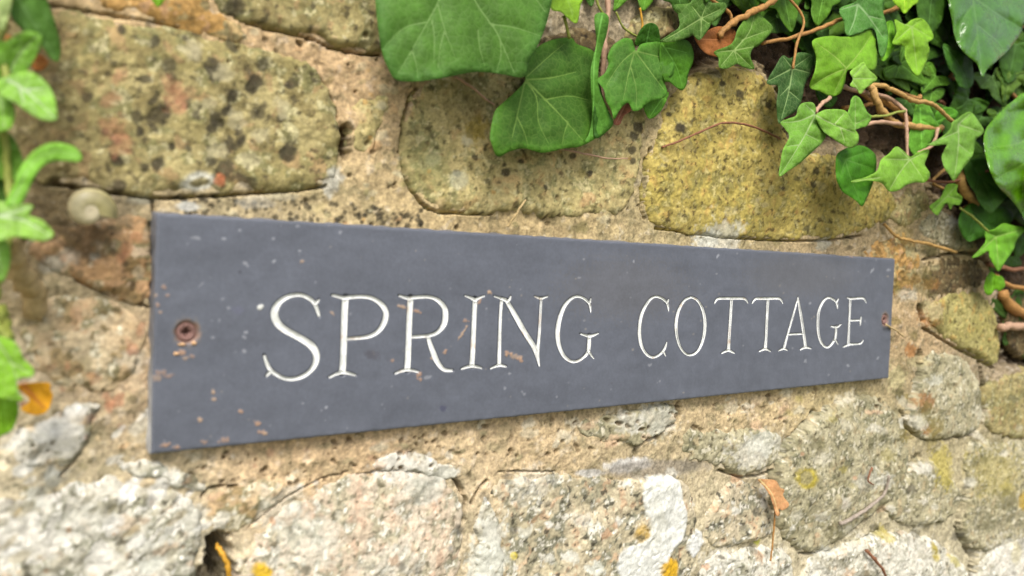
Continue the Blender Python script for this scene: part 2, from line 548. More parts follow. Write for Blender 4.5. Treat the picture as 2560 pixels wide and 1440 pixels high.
for _ in range(70):          # streaks that run with the bedding of the lower left stones
    x = random.uniform(-20, 560); y = random.uniform(1010, 1440)
    blot(x, y, random.uniform(14, 44), random.choice([(236, 234, 224), (240, 238, 230), (132, 126, 98), (112, 108, 88), (196, 188, 164), (176, 160, 122)]), random.uniform(.45, .85), asp=random.uniform(.25, .5), rot=random.uniform(-.9, -.35), warp=.7)
for _ in range(40):          # moss and damp stain beside and above the far end of the slate
    x = random.uniform(2236, 2350); y = random.uniform(560, 1110)
    blot(x, y, random.uniform(8, 26), random.choice([(88, 84, 44), (104, 96, 48), (196, 186, 140), (170, 110, 50), (140, 124, 60)]), random.uniform(.4, .8), asp=random.uniform(.6, 1.6), warp=.9)
for _ in range(60):
    x = random.uniform(1920, 2560); y = random.uniform(990, 1440)
    blot(x, y, random.uniform(8, 26), random.choice([(108, 104, 72), (122, 116, 84), (226, 222, 206), (214, 208, 186), (178, 166, 92)]), random.uniform(.35, .7), asp=random.uniform(.4, 1), rot=random.uniform(-1, 1), warp=.9)
for _ in range(50):
    x = random.uniform(640, 2200); y = random.uniform(170, 620)
    blot(x, y, random.uniform(8, 22), random.choice([(120, 112, 66), (210, 196, 146), (196, 180, 126), (132, 120, 62)]), random.uniform(.3, .6), asp=random.uniform(.5, 1), rot=random.uniform(-1, 1), warp=.9)

blot_poly([(1592, 1190), (1690, 1185), (1696, 1245), (1712, 1290), (1705, 1345), (1668, 1385), (1648, 1450), (1560, 1470), (1525, 1405), (1545, 1365),
           (1612, 1345), (1618, 1300), (1596, 1270)], (240, 240, 232), 1, warp=.55, soft=.6, raise_=.0006)
blot_poly([(1730, 1325), (1752, 1322), (1757, 1345), (1748, 1385), (1726, 1393), (1712, 1365)], (240, 240, 236), .96, raise_=.0006)
blot(1668, 1420, 22, (226, 178, 40), .95, asp=1.2, warp=.3)
blot(1640, 1205, 30, (222, 222, 206), .6, asp=.5, warp=.8); blot(1630, 1300, 26, (222, 220, 204), .5, asp=2, warp=.9)
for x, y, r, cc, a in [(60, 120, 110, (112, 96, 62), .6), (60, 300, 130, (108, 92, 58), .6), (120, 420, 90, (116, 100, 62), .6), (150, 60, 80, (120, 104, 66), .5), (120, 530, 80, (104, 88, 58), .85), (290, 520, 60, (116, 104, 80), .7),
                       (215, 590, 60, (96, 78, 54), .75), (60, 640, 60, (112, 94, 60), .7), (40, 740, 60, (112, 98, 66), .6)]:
    blot(x, y, r, cc, a, warp=.8, soft=.5)  # brown mortar and dirt; around the snail shell, shade is painted in too
# ------------------------------------------------------------------ stones: outlines as the photograph shows them
OL = dict(c=[(160, 148, 96), (184, 170, 118), (142, 128, 82)], d=(90, 82, 58), g=(134, 132, 86), p=(184, 150, 108), l=(205, 195, 150), kd=.55, kl=.5)
TAN = dict(c=[(194, 180, 124), (204, 186, 130), (172, 160, 106)], g=(148, 146, 98), p=(206, 172, 118), d=(88, 80, 50), l=(214, 200, 150), kd=.5, kl=.5)
MUS = dict(c=[(188, 170, 90), (202, 182, 104), (166, 150, 80)], g=(148, 140, 80), p=(202, 166, 94), d=(84, 72, 40), l=(206, 190, 130), kd=.55, kl=.4)
PNK = dict(c=[(186, 148, 104), (205, 165, 122), (140, 118, 76)], d=(96, 78, 54), l=(222, 196, 165), kd=.55, kl=.5)
CRM = dict(c=[(212, 182, 140), (225, 205, 168), (178, 152, 104)], d=(120, 108, 76), l=(238, 228, 200), kd=.5, kl=.6)
PAL = dict(c=[(216, 212, 194), (232, 226, 210), (194, 188, 164)], g=(150, 150, 126), p=(212, 186, 156), d=(108, 104, 88), l=(240, 236, 224), kd=.6, kl=.7)
PKG = dict(c=[(220, 200, 174), (228, 214, 192), (198, 188, 158)], g=(164, 162, 136), p=(224, 188, 160), d=(128, 122, 100), l=(236, 230, 214), kd=.6, kl=.6)
GRY = dict(c=[(176, 168, 134), (192, 184, 152), (152, 146, 112)], g=(124, 124, 96), p=(188, 168, 130), d=(96, 90, 68), l=(216, 208, 184), kd=.6, kl=.6)
SPK = dict(c=[(196, 184, 152), (212, 198, 168), (164, 158, 130)], g=(128, 130, 110), p=(214, 174, 138), d=(84, 80, 66), l=(228, 222, 206), kd=.62, kl=.6)
BRN = dict(c=[(100, 84, 54), (118, 100, 66), (80, 66, 42)], g=(76, 66, 40), p=(120, 96, 66), d=(50, 40, 28), l=(170, 155, 115), kd=.5, kl=.4)
ORG = dict(c=[(186, 146, 84), (200, 158, 96), (160, 126, 70)], d=(96, 78, 44), l=(220, 186, 130), kd=.4, kl=.4)
# outline (pixels), palette, height above the mortar (mm), roundness of the edge (mm), roughness
STONES = [
 ([(-90, -10), (40, 5), (124, 15), (262, 40), (412, 64), (500, 92), (562, 112), (675, 124), (787, 168), (800, 198), (836, 264), (848, 322), (841, 380), (828, 455),
   (750, 470), (562, 485), (412, 491), (337, 484), (225, 470), (112, 452), (-90, 440)], OL, 5.0, 11, 1.0),
 ([(-150, -320), (200, -335), (470, -320), (505, -105), (140, -95), (-150, -60)], OL, 5.0, 9, .9),
 ([(545, -330), (800, -345), (1050, -330), (1075, -115), (800, -100), (530, -110)], TAN, 5.0, 9, .9),
 ([(1110, -330), (1400, -340), (1640, -325), (1650, -90), (1400, -60), (1120, -90)], GRY, 5.0, 9, .9),
 ([(530, -80), (540, 22), (600, 46), (637, 60), (769, 86), (825, 115), (900, 130), (960, 132), (1020, 118), (1060, -80)], OL, 4.5, 8, .8),
 ([(150, -80), (170, 5), (330, 42), (480, 76), (560, 96), (620, 100), (600, 62), (545, 40), (522, 5), (515, -80)], ORG, 2.5, 6, .7),
 ([(1044, 222), (1015, 270), (1007, 337), (1011, 412), (1017, 452), (1046, 496), (1075, 524), (1150, 529), (1300, 532), (1400, 538), (1490, 547), (1555, 528),
   (1592, 470), (1600, 380), (1618, 300), (1590, 225), (1500, 165), (1300, 160), (1120, 178)], TAN, 5.0, 10, .9),
 ([(1622, 375), (1612, 450), (1608, 517), (1640, 566), (1760, 584), (1900, 594), (2050, 598), (2165, 578), (2235, 540), (2244, 500), (2180, 432), (2085, 384), (2000, 386),
   (1952, 335), (1948, 255), (1920, 190), (1850, 170), (1770, 184), (1700, 218), (1655, 290)], MUS, 6.0, 10, 1.0),
 ([(880, 262), (935, 235), (984, 228), (976, 285), (946, 325), (938, 375), (896, 385), (884, 330)], TAN, 2.2, 5, .6),
 ([(60, 600), (120, 575), (250, 548), (374, 530), (376, 640), (374, 764), (300, 742), (200, 705), (100, 668), (50, 640)], PNK, 3.5, 7, 1.0),
 ([(70, 770), (150, 735), (230, 742), (300, 772), (362, 806), (366, 850), (345, 915), (320, 965), (240, 992), (150, 965), (80, 905), (50, 830)], CRM, 5.0, 9, 1.0),
 ([(245, 1003), (236, 1058), (196, 1130), (130, 1182), (30, 1175), (0, 1120), (70, 1062), (160, 1022)], PAL, 4.0, 7, .9),
 ([(-80, 1255), (60, 1232), (160, 1216), (260, 1190), (380, 1212), (476, 1236), (512, 1300), (504, 1345), (470, 1460), (450, 1560), (-80, 1580)], PAL, 7.0, 13, 1.4),
 ([(600, 1390), (644, 1334), (720, 1268), (800, 1220), (870, 1192), (960, 1180), (1060, 1182), (1128, 1212), (1158, 1270), (1150, 1340), (1158, 1400), (1130, 1450),
   (1120, 1570), (590, 1570), (598, 1450)], PKG, 6.5, 10, 1.1),
 ([(1196, 1235), (1222, 1228), (1246, 1290), (1252, 1360), (1256, 1450), (1246, 1570), (1165, 1570), (1188, 1440), (1192, 1340)], PAL, 4.0, 5, .8),
 ([(1208, 1228), (1260, 1192), (1400, 1184), (1500, 1198), (1620, 1186), (1705, 1188), (1738, 1270), (1742, 1380), (1720, 1480), (1720, 1570), (1262, 1570), (1264, 1440),
   (1256, 1330), (1240, 1270)], SPK, 5.0, 8, 1.2),
 ([(1452, 1062), (1535, 1030), (1690, 1008), (1700, 1045), (1640, 1086), (1590, 1112), (1520, 1104), (1462, 1088)], GRY, 3.2, 4, 1.0),
 ([(1705, 1066), (1800, 1080), (1900, 1068), (1956, 1086), (1950, 1130), (1918, 1176), (1860, 1188), (1800, 1164), (1702, 1142)], GRY, 3.6, 5, 1.1),
 ([(2044, 1028), (2120, 992), (2200, 990), (2256, 1055), (2272, 1130), (2262, 1200), (2228, 1250), (2130, 1326), (2060, 1376), (2006, 1380), (1942, 1338), (1932, 1240),
   (1936, 1170), (1976, 1096)], GRY, 6.5, 10, 1.1),
 ([(2316, 1140), (2376, 1196), (2412, 1240), (2374, 1300), (2285, 1322), (2200, 1284), (2236, 1225), (2276, 1180)], GRY, 5.0, 7, 1.3),
 ([(2308, 872), (2400, 886), (2446, 950), (2454, 1050), (2436, 1082), (2360, 1096), (2288, 1100), (2276, 1040), (2300, 960)], GRY, 4.5, 7, .8),
 ([(2306, 780), (2350, 742), (2430, 722), (2482, 760), (2498, 850), (2492, 922), (2436, 884), (2350, 842)], dict(MUS, c=[(172, 162, 96), (188, 178, 116), (150, 142, 82)]), 5.0, 8, .9),
 ([(2456, 968), (2520, 930), (2680, 915), (2690, 1096), (2560, 1098), (2462, 1086)], OL, 4.5, 7, .9),
 ([(2402, 1112), (2500, 1100), (2690, 1108), (2690, 1300), (2530, 1358), (2446, 1386), (2400, 1326), (2424, 1240)], GRY, 5.0, 8, 1.2),
 ([(1990, 1410), (2140, 1342), (2300, 1326), (2396, 1392), (2430, 1450), (2440, 1570), (1980, 1570)], PAL, 6.0, 10, 1.5),
 ([(2440, 1420), (2480, 1372), (2560, 1330), (2690, 1310), (2690, 1570), (2440, 1570)], PAL, 5.0, 9, 1.4),
 ([(1752, 1300), (1800, 1215), (1870, 1205), (1926, 1250), (1936, 1330), (1900, 1352), (1800, 1372), (1756, 1360)], SPK, 4.0, 6, 1.4),
 ([(1752, 1390), (1850, 1368), (1940, 1362), (1986, 1400), (1970, 1570), (1745, 1570)], PAL, 5.0, 7, 1.4),
 ([(300, 1165), (370, 1150), (440, 1170), (500, 1200), (520, 1235), (460, 1225), (380, 1200), (310, 1190)], PAL, 2.6, 4, 1.2),
 ([(500, 1262), (560, 1222), (660, 1200), (760, 1196), (700, 1256), (610, 1322), (560, 1330), (520, 1318)], CRM, 3.0, 5, 1.2),
 ([(930, 1160), (970, 1138), (1050, 1142), (1110, 1165), (1160, 1170), (1156, 1205), (1060, 1176), (940, 1176)], PAL, 2.8, 3, .9),
 ([(1345, 112), (1382, 84), (1470, 66), (1525, 92), (1560, 128), (1500, 162), (1420, 152)], BRN, 3.5, 6, .8),
 ([(1562, 60), (1620, 22), (1680, 14), (1702, 40), (1692, 96), (1640, 114), (1572, 112)], OL, 5.0, 7, .8),
 ([(2206, 520), (2250, 480), (2310, 468), (2330, 515), (2286, 560), (2236, 566)], OL, 3.0, 5, 1.0),
 ([(2330, 520), (2390, 545), (2430, 598), (2444, 628), (2380, 622), (2322, 602), (2292, 562)], GRY, 4.0, 5, 1.2),
 ([(2312, 660), (2370, 642), (2440, 640), (2474, 690), (2462, 714), (2372, 736), (2316, 762)], BRN, 1.5, 5, 1.0),  # dark brown here also paints in the shade over this stone
 ([(2150, 640), (2200, 596), (2250, 576), (2296, 606), (2300, 668), (2280, 740), (2250, 748)], ORG, 2.2, 4, 1.6),
 ([(2520, 740), (2600, 720), (2690, 730), (2690, 880), (2560, 900), (2514, 850)], BRN, 4.0, 7, 1.0),
]
# dark joints that gape: polyline (pixels), width (pixels), depth (mm)
CRACKS = [
 ([(112, 458), (225, 474), (337, 490), (412, 497), (470, 492), (562, 490), (650, 482), (750, 474), (815, 466)], 5, 5),
 ([(795, 190), (838, 262), (850, 320), (844, 372)], 3.2, 3),
 ([(866, 322), (862, 345), (864, 378)], 15, 16),
 ([(590, 45), (637, 66), (769, 93), (825, 122), (900, 136), (950, 138)], 3.6, 6),
 ([(120, 12), (262, 38), (412, 60), (480, 80)], 4.0, 3),
 ([(1041, 222), (1014, 265), (1004, 337), (1008, 412), (1013, 452), (1042, 498), (1074, 528), (1150, 534), (1230, 534)], 4.2, 6),
 ([(1624, 372), (1614, 420), (1606, 470), (1604, 520), (1612, 545)], 5, 6),
 ([(945, 290), (938, 330), (934, 370)], 2.5, 4),
 ([(383, 500), (384, 530)], 5, 5),
 ([(190, 702), (290, 742), (372, 768)], 3.2, 4),
 ([(374, 560), (378, 660), (376, 760)], 4.5, 4),
 ([(515, 1460), (545, 1350)], 22, 16), ([(575, 1460), (552, 1350)], 22, 16), ([(545, 1470), (548, 1390)], 34, 20),
 ([(1130, 1190), (1150, 1215), (1166, 1255), (1160, 1300)], 5, 6), ([(1216, 1200), (1196, 1222), (1180, 1258)], 4.5, 6),
 ([(880, 1190), (960, 1176), (1060, 1178), (1110, 1186)], 2.4, 3), ([(1246, 1180), (1320, 1178), (1390, 1180)], 2.2, 2.5),
 ([(1696, 1010), (1700, 1040), (1684, 1060), (1640, 1090), (1592, 1115), (1586, 1150)], 3.0, 4),
 ([(620, 1320), (700, 1252), (790, 1200), (870, 1180)], 2.0, 2.5),
 ([(1950, 1135), (1990, 1085), (2036, 1030)], 4.0, 4), ([(1932, 1180), (1928, 1300), (1932, 1345)], 4, 4), ([(1800, 1176), (1870, 1196), (1930, 1180)], 3.2, 4),
 ([(2255, 1030), (2284, 1095), (2360, 1098), (2440, 1086)], 3.4, 4), ([(2440, 880), (2460, 960), (2458, 1050), (2442, 1084)], 3.4, 5),
 ([(2300, 880), (2296, 960), (2268, 1040)], 5, 5), ([(2296, 765), (2305, 800)], 6, 7), ([(2310, 820), (2370, 860), (2440, 895), (2492, 926)], 2.6, 4),
 ([(2498, 760), (2506, 850), (2496, 930), (2450, 980)], 4, 5),
 ([(2130, 1330), (2200, 1270), (2250, 1200), (2300, 1140)], 5, 5), ([(2414, 1245), (2390, 1310), (2420, 1370), (2440, 1400)], 5, 6), ([(2440, 1380), (2432, 1420), (2440, 1480)], 8, 9),
 ([(2000, 1385), (2080, 1385), (2200, 1330)], 3, 3), ([(1640, 570), (1760, 588), (1900, 600), (2050, 604), (2150, 590)], 3.0, 4),
 ([(2330, 480), (2305, 515)], 11, 10), ([(2440, 635), (2470, 650), (2500, 690)], 9, 12), ([(2310, 650), (2380, 632), (2440, 632)], 4, 5),
 ([(1740, 190), (1780, 150), (1740, 170)], 14, 12), ([(1490, 170), (1502, 200)], 10, 9), ([(1508, 250), (1520, 270)], 7, 8), ([(1400, 130), (1470, 150), (1500, 165)], 4, 6),
 ([(505, 1240), (515, 1222), (560, 1215)], 4, 5), ([(575, 1218), (590, 1214)], 5, 5), ([(240, 1010), (200, 1140), (150, 1190)], 3, 3), ([(60, 600), (40, 660)], 7, 6),
]
# slate seats in the mortar: no stone or mortar rises in front of it
sx = (XX > -0.001) & (XX < 0.4605) & (ZZ > -0.001) & (ZZ < 0.0805)

# colour of the mortar by place (pixels, radius, colour)
MC = [(350, 40, 300, (188, 148, 84)), (700, 130, 200, (206, 160, 100)), (900, 150, 160, (205, 160, 104)), (940, 330, 140, (196, 158, 98)), (1000, 480, 150, (190, 160, 96)),
      (600, 515, 160, (182, 160, 110)), (800, 530, 140, (186, 162, 100)), (1300, 560, 220, (190, 158, 88)), (1700, 600, 200, (160, 138, 72)), (2100, 620, 140, (150, 118, 56)),
      (2280, 680, 120, (166, 136, 72)), (2280, 850, 130, (170, 124, 60)), (2290, 1000, 120, (140, 120, 60)), (2480, 900, 120, (110, 84, 50)),
      (200, 560, 200, (150, 128, 80)), (330, 1000, 150, (200, 156, 112)), (250, 1150, 150, (176, 156, 106)), (420, 1150, 120, (206, 174, 126)), (650, 1140, 160, (222, 180, 128)),
      (900, 1110, 160, (216, 176, 126)), (1250, 1110, 190, (206, 172, 122)), (1600, 1130, 160, (182, 158, 112)), (1850, 1010, 160, (200, 166, 108)), (2100, 960, 140, (186, 164, 96)),
      (1150, 1300, 160, (214, 194, 158)), (1850, 1280, 200, (196, 184, 150)), (2300, 1150, 200, (170, 158, 112)), (2250, 1380, 200, (190, 182, 152)), (300, 1300, 300, (214, 200, 168)),
      (1650, 250, 120, (180, 152, 84)), (1430, 100, 150, (120, 100, 64))]
mw = 0; mcol = 0
for x, y, r, c in MC:
    wg = np.exp(-((PXg + 26 * N9 - x) ** 2 + (PYg + 26 * N9b - y) ** 2) / (2 * (r * .62) ** 2)) + 1e-9
    mw = mw + wg; mcol = mcol + wg[..., None] * (alb(c) * .62 + .38 * alb((224, 210, 180)))
mcol = mcol / mw[..., None]

SOIL = [(1700, -360), (1704, 96), (1742, 186), (1800, 168), (1905, 160), (1960, 228), (1975, 330), (2060, 352), (2150, 372), (2215, 392), (2320, 440), (2350, 500), (2420, 560),
        (2480, 640), (2500, 720), (2512, 850), (2506, 915), (2560, 925), (2760, 905), (2760, -360)]
ssd = np.full(XX.shape, 50.0)
ss = win_px(SOIL, .01)
qv = np.stack([PXg[ss].ravel(), PYg[ss].ravel()], 1)
ssd[ss] = sdf(qv, np.array(SOIL, float)).reshape(PXg[ss].shape)
soil = sstep(25, -35, ssd + 20 * N9)

hm = 1.5 * N25 + 1.0 * N9 + .34 * N3 + .10 * N1 - .5 * np.clip(N3b - .3, 0, 1) * 1.4
hm = hm - 0.9 * sstep(1650, 1950, PXg) * sstep(900, 1050, PYg)
hm = hm - 12 * soil + 2.5 * soil * N9
for pts, wpx, dep in CRACKS:
    if pts[0][0] > 1690 and pts[0][1] > 780:
        wpx, dep = wpx * 1.35, dep * 1.5
    s = win_px(pts, .006)
    qv = np.stack([PXg[s].ravel(), PYg[s].ravel()], 1)
    d, _ = seg_dist(qv, smooth_poly(pts, 2, False))
    d = d.reshape(PXg[s].shape) + wpx * .55 * (N3[s] + N9[s] * .5)
    hm[s] -= dep * (1 - sstep(wpx * .35, wpx * 1.25, d))

wall = empty('stone_wall', (0.35, 0.0, GZ), 'rubble stone wall with tan mortar joints, mossy above and pale with lichen below', 'wall')


def shade(c, pal, s, seed):
    r = np.random.default_rng(seed)
    o = r.integers(3, 60, 2)
    n25, n9, n3, n9b = (np.roll(a, tuple(o), (0, 1)) for a in (N25[s], N9[s], N3[s], N9b[s]))
    c0, c1, c2 = (alb(x) for x in pal['c'])

    def put(c, rgb, wgt):
        return c * (1 - wgt[..., None]) + (alb(rgb) if not isinstance(rgb, np.ndarray) else rgb) * wgt[..., None]
    t = sstep(-.45, .45, n25 + .3 * n9)[..., None]
    c = c0 * (1 - t) + c1 * t
    c = put(c, c2, sstep(.12, .34, n9 + .25 * n3) * .8)
    c = put(c, pal.get('g', (146, 142, 104)), sstep(.14, .30, n9b - .3 * n25 + .35 * N3b[s]) * .75)
    c = put(c, pal.get('p', (206, 164, 126)), sstep(.26, .42, N9[s] * .7 - n9b * .5 + .35 * n3) * .6)
    c = put(c, pal['l'], sstep(.22, .36, .55 * n9b + .6 * N3b[s] + .2 * N1[s]) * min(1, pal['kl'] * 1.5))
    c = put(c, pal['d'], sstep(.36, .50, n3 + .4 * n9 + .25 * N1[s]) * min(1, pal['kd'] * 1.5))
    c = c * np.clip(1 + .3 * N1[s] + .14 * N3b[s] + .14 * N25[s], .45, 1.6)[..., None]
    a = ova[s][..., None]
    # ovr is premultiplied on the way
    return c * (1 - a) + ovr[s]


def grid_faces(mask):
    """quads of a window whose four corners are in mask -> vertex index map and faces"""
    ok = mask[:-1, :-1] & mask[1:, :-1] & mask[1:, 1:] & mask[:-1, 1:]
    ii, jj = np.nonzero(ok)
    nz = mask.shape[1]
    f = np.stack([ii * nz + jj, (ii + 1) * nz + jj, (ii + 1) * nz + jj + 1, ii * nz + jj + 1], 1)
    used, inv = np.unique(f.ravel(), return_inverse=True)
    return used, inv.reshape(-1, 4)


covered = np.zeros(XX.shape, bool)
for k, (ol, pal, H, RR, RG) in enumerate(STONES):
    wv = at(np.array(ol, float)[:, 0], np.array(ol, float)[:, 1])
    poly = smooth_poly(wv[:, [0, 2]] * 1000, 1)
    poly = resample(poly, 1.8, True)
    s = win_px(ol, .010)
    qv = np.stack([Xm[s].ravel(), Zm[s].ravel()], 1)
    d = sdf(qv, poly).reshape(XX[s].shape)
    d = d + 1.6 * N25[s] + 2.0 * N9[s] + .9 * N3b[s] + .3 * N1[s]
    H = H * .78; RR = RR * .5
    lowright = np.mean([p[0] for p in ol]) > 1700 and np.mean([p[1] for p in ol]) > 850
    if lowright:
        H = H * 1.3; RR = RR * 1.5
    din = np.clip(-d / RR, 0, 1)
    prof = np.sqrt(np.clip(1 - (1 - din) ** 2, 0, 1))
    h = (-1.1 if lowright else -.5) + H * prof
    h = h + prof * RG * (1.3 * N25[s] + .9 * N9b[s]) + RG * (.40 * N3[s] + .12 * N1[s] - .8 * np.clip(N3b[s] - .3, 0, 1)) * (.5 + .5 * prof) * (1 - .75 * flat[s])
    rf = np.random.default_rng(437 + k * 3)
    pc = poly.mean(0); sz = np.ptp(poly, axis=0).max()
    chip = 0
    for _i in range(7):                       # hewn faces: a few flat chips off the dome
        th = rf.uniform(0, 2 * np.pi)
        pr = (Xm[s] - pc[0]) * math.cos(th) + (Zm[s] - pc[1]) * math.sin(th) + 1.6 * N9b[s]
        chip = np.maximum(chip, rf.uniform(.06, .30) * np.clip(pr - rf.uniform(.0, .36) * sz, 0, None))
    h = h - np.minimum(chip, (.38 if lowright else .55) * H) * prof * min(RG, 1.1)
    h = h - .5 * RG * prof * sstep(.80, 1.0, 1 - np.abs(N9[s] * 1.3)) * sstep(-.1, .4, N25[s])      # healed splits
    h = np.where(d > 0, (-1.1 if lowright else -.5) - d * 2.2 + .2 * N3[s], h)
    h = h + hadd[s] * 1000
    # keep clear of the slate
    lim = np.where(sx[s], 0.5, 4.6 + 30 * np.clip(np.maximum.reduce([-XX[s], XX[s] - .46, -ZZ[s], ZZ[s] - .08]) - .002, 0, 1) * 10)
    h = np.minimum(h, lim)
    mask = (d < 2.5) & inframe[s]
    used, F = grid_faces(mask)
    if len(F) == 0:
        continue
    V = np.stack([XX[s].ravel()[used], -h.ravel()[used] / 1000, ZZ[s].ravel()[used]], 1)
    c = shade(None, pal, s, 100 + k).reshape(-1, 3)[used]
    mesh('stone', V, F[:, ::1], MAT_STONE, wall, np.clip(c, .004, .85))
    covered[s] |= (d < -3.0)

hm2 = hm + hadd * 1000
hm2 = np.where(sx, np.minimum(hm2, .5), np.minimum(hm2, 3.6))
speck = sstep(.3, .7, N3b + .3 * N9)
c = mcol * np.clip(1 + .34 * N1 + .12 * N9 + .14 * N25, .45, 1.6)[..., None]
t = (sstep(.12, .32, N9b + .35 * N3 - .2 * N25) * .6)[..., None]
c = c * (1 - t) + (mcol * .45 + alb((140, 136, 100)) * .45) * t
t = (sstep(.28, .46, .6 * N9 + .6 * N3b) * .6)[..., None]
c = c * (1 - t) + np.minimum(mcol * .9 + .13, .75) * t
t = (sstep(.44, .60, N3 + .3 * N9b + .15 * N1) * .65)[..., None]
c = c * (1 - t) + alb((100, 88, 60)) * t
c = c * (1 - ova[..., None]) + ovr
sl = np.stack([alb((76, 58, 40)) * np.ones(XX.shape + (1,)) * np.clip(1 + .5 * N9 + .4 * N3, .3, 2)[..., None]], 0)[0]
c = c * (1 - soil[..., None]) + sl * soil[..., None]
used, F = grid_faces(inframe & ~covered)
V = np.stack([XX.ravel()[used], -hm2.ravel()[used] / 1000, ZZ.ravel()[used]], 1)
mesh('mortar', V, F, MAT_MORTAR, wall, np.clip(c.reshape(-1, 3)[used], .004, .85))

# the wall goes on beyond the picture: coarse mortar and stones
cx = np.arange(-1.2, 1.9, .012); cz = np.arange(GZ, 0.75, .012)
CX, CZ = np.meshgrid(cx, cz, indexing='ij')
ppx, ppy = to_px(np.stack([CX, np.zeros_like(CX), CZ], -1))
vis = (CX > -.16) & (ppx > -100) & (ppx < 2670) & (ppy > -280) & (ppy < 1590)
hb = .002 * fbm(CX / .03, CZ / .03, 5, 3)
hb = np.where(vis, -.032, hb)
used, F = grid_faces(np.ones_like(CX, bool))
cb = alb((196, 160, 108)) * np.clip(1 + .3 * fbm(CX / .02, CZ / .02, 9, 3), .5, 1.5)[..., None]
V = np.stack([CX.ravel(), -hb.ravel(), CZ.ravel()], 1)
mesh('mortar', V[used], F, MAT_MORTAR, wall, cb.reshape(-1, 3)[used])
x0, x1, z1 = cx[0], cx[-1], cz[-1]
Vb = [(x0, .04, GZ), (x1, .04, GZ), (x1, .4, GZ), (x0, .4, GZ), (x0, .04, z1), (x1, .04, z1), (x1, .4, z1), (x0, .4, z1)]
Fb = [(0, 1, 5, 4), (1, 2, 6, 5), (2, 3, 7, 6), (3, 0, 4, 7), (4, 5, 6, 7)]
mesh('wall_core', Vb, Fb, MAT_MORTAR, wall, [alb((170, 150, 110))] * 8, smooth=False)
z = -.62
kk = 0
while z < .6:
    hh = random.uniform(.075, .115)
    x = -.7 + random.uniform(0, .1)
    while x < 1.45:
        ww = random.uniform(.09, .19)
        q4 = np.array([(x, z), (x + ww, z), (x + ww, z + hh), (x, z + hh)]) + rng.normal(0, .008, (4, 2))
        ctr = q4.mean(0)
        tx, tz = np.meshgrid(np.linspace(x, x + ww, 7), np.linspace(z, z + hh, 5))
        P3 = np.stack([tx, np.zeros_like(tx), tz], -1)
        cz_ = (P3 - CAM) @ R
        pa, pb = to_px(P3)
        seen = ((cz_[..., 2] < 0) & (pa > -110) & (pa < 2700) & (pb > -300) & (pb < 1610)).any()
        if not seen and abs(x - .35) < 1.05:
            poly = smooth_poly(q4 - ctr, 3) * .97
            nseg = len(poly); V = []; F = []
            rings = [1.06, 1.0, .9, .72, .45, .2]
            hs_ = [-.004, .002, .006, .008, .009, .0095]
            for rr, hh_ in zip(rings, hs_):
                for p in poly:
                    pp = ctr + p * rr
                    V.append((pp[0], -hh_ - .0022 * float(fbm(np.array([pp[0] / .02]), np.array([pp[1] / .02]), 3, 2)[0]), pp[1]))
            for i in range(len(rings) - 1):
                for j in range(nseg):
                    j2 = (j + 1) % nseg
                    F.append((i * nseg + j, i * nseg + j2, (i + 1) * nseg + j2, (i + 1) * nseg + j))
            F.append(tuple((len(rings) - 1) * nseg + j for j in range(nseg)))
            pal = random.choice([OL, TAN, MUS, GRY, PAL] if z > -.05 else [PAL, GRY, PKG, CRM])
            cc = np.array([alb(pal['c'][random.randrange(2)]) * (1 + .2 * float(fbm(np.array([v[0] / .015]), np.array([v[2] / .015]), 8, 2)[0])) for v in V])
            mesh('stone', V, F, MAT_STONE, wall, np.clip(cc, .01, .8))
        x += ww + random.uniform(.008, .018)
    z += hh + random.uniform(.008, .016)

# ------------------------------------------------------------------ the slate sign
SW, SH, ST = 0.46, 0.0800, 0.0075
sign = empty('slate_sign', (0.23, FACE, 0.0), 'dark grey slate house sign reading SPRING COTTAGE in white letters, screwed to the wall', 'sign')


def panel(n_, X, Y):
    if n_ == 1: return 600 + X / 4, 680 + Y / 4
    if n_ == 2: return 1100 + X / 4, 680 + Y / 4
    return 1540 + X * .28906, 620 + Y * .28897


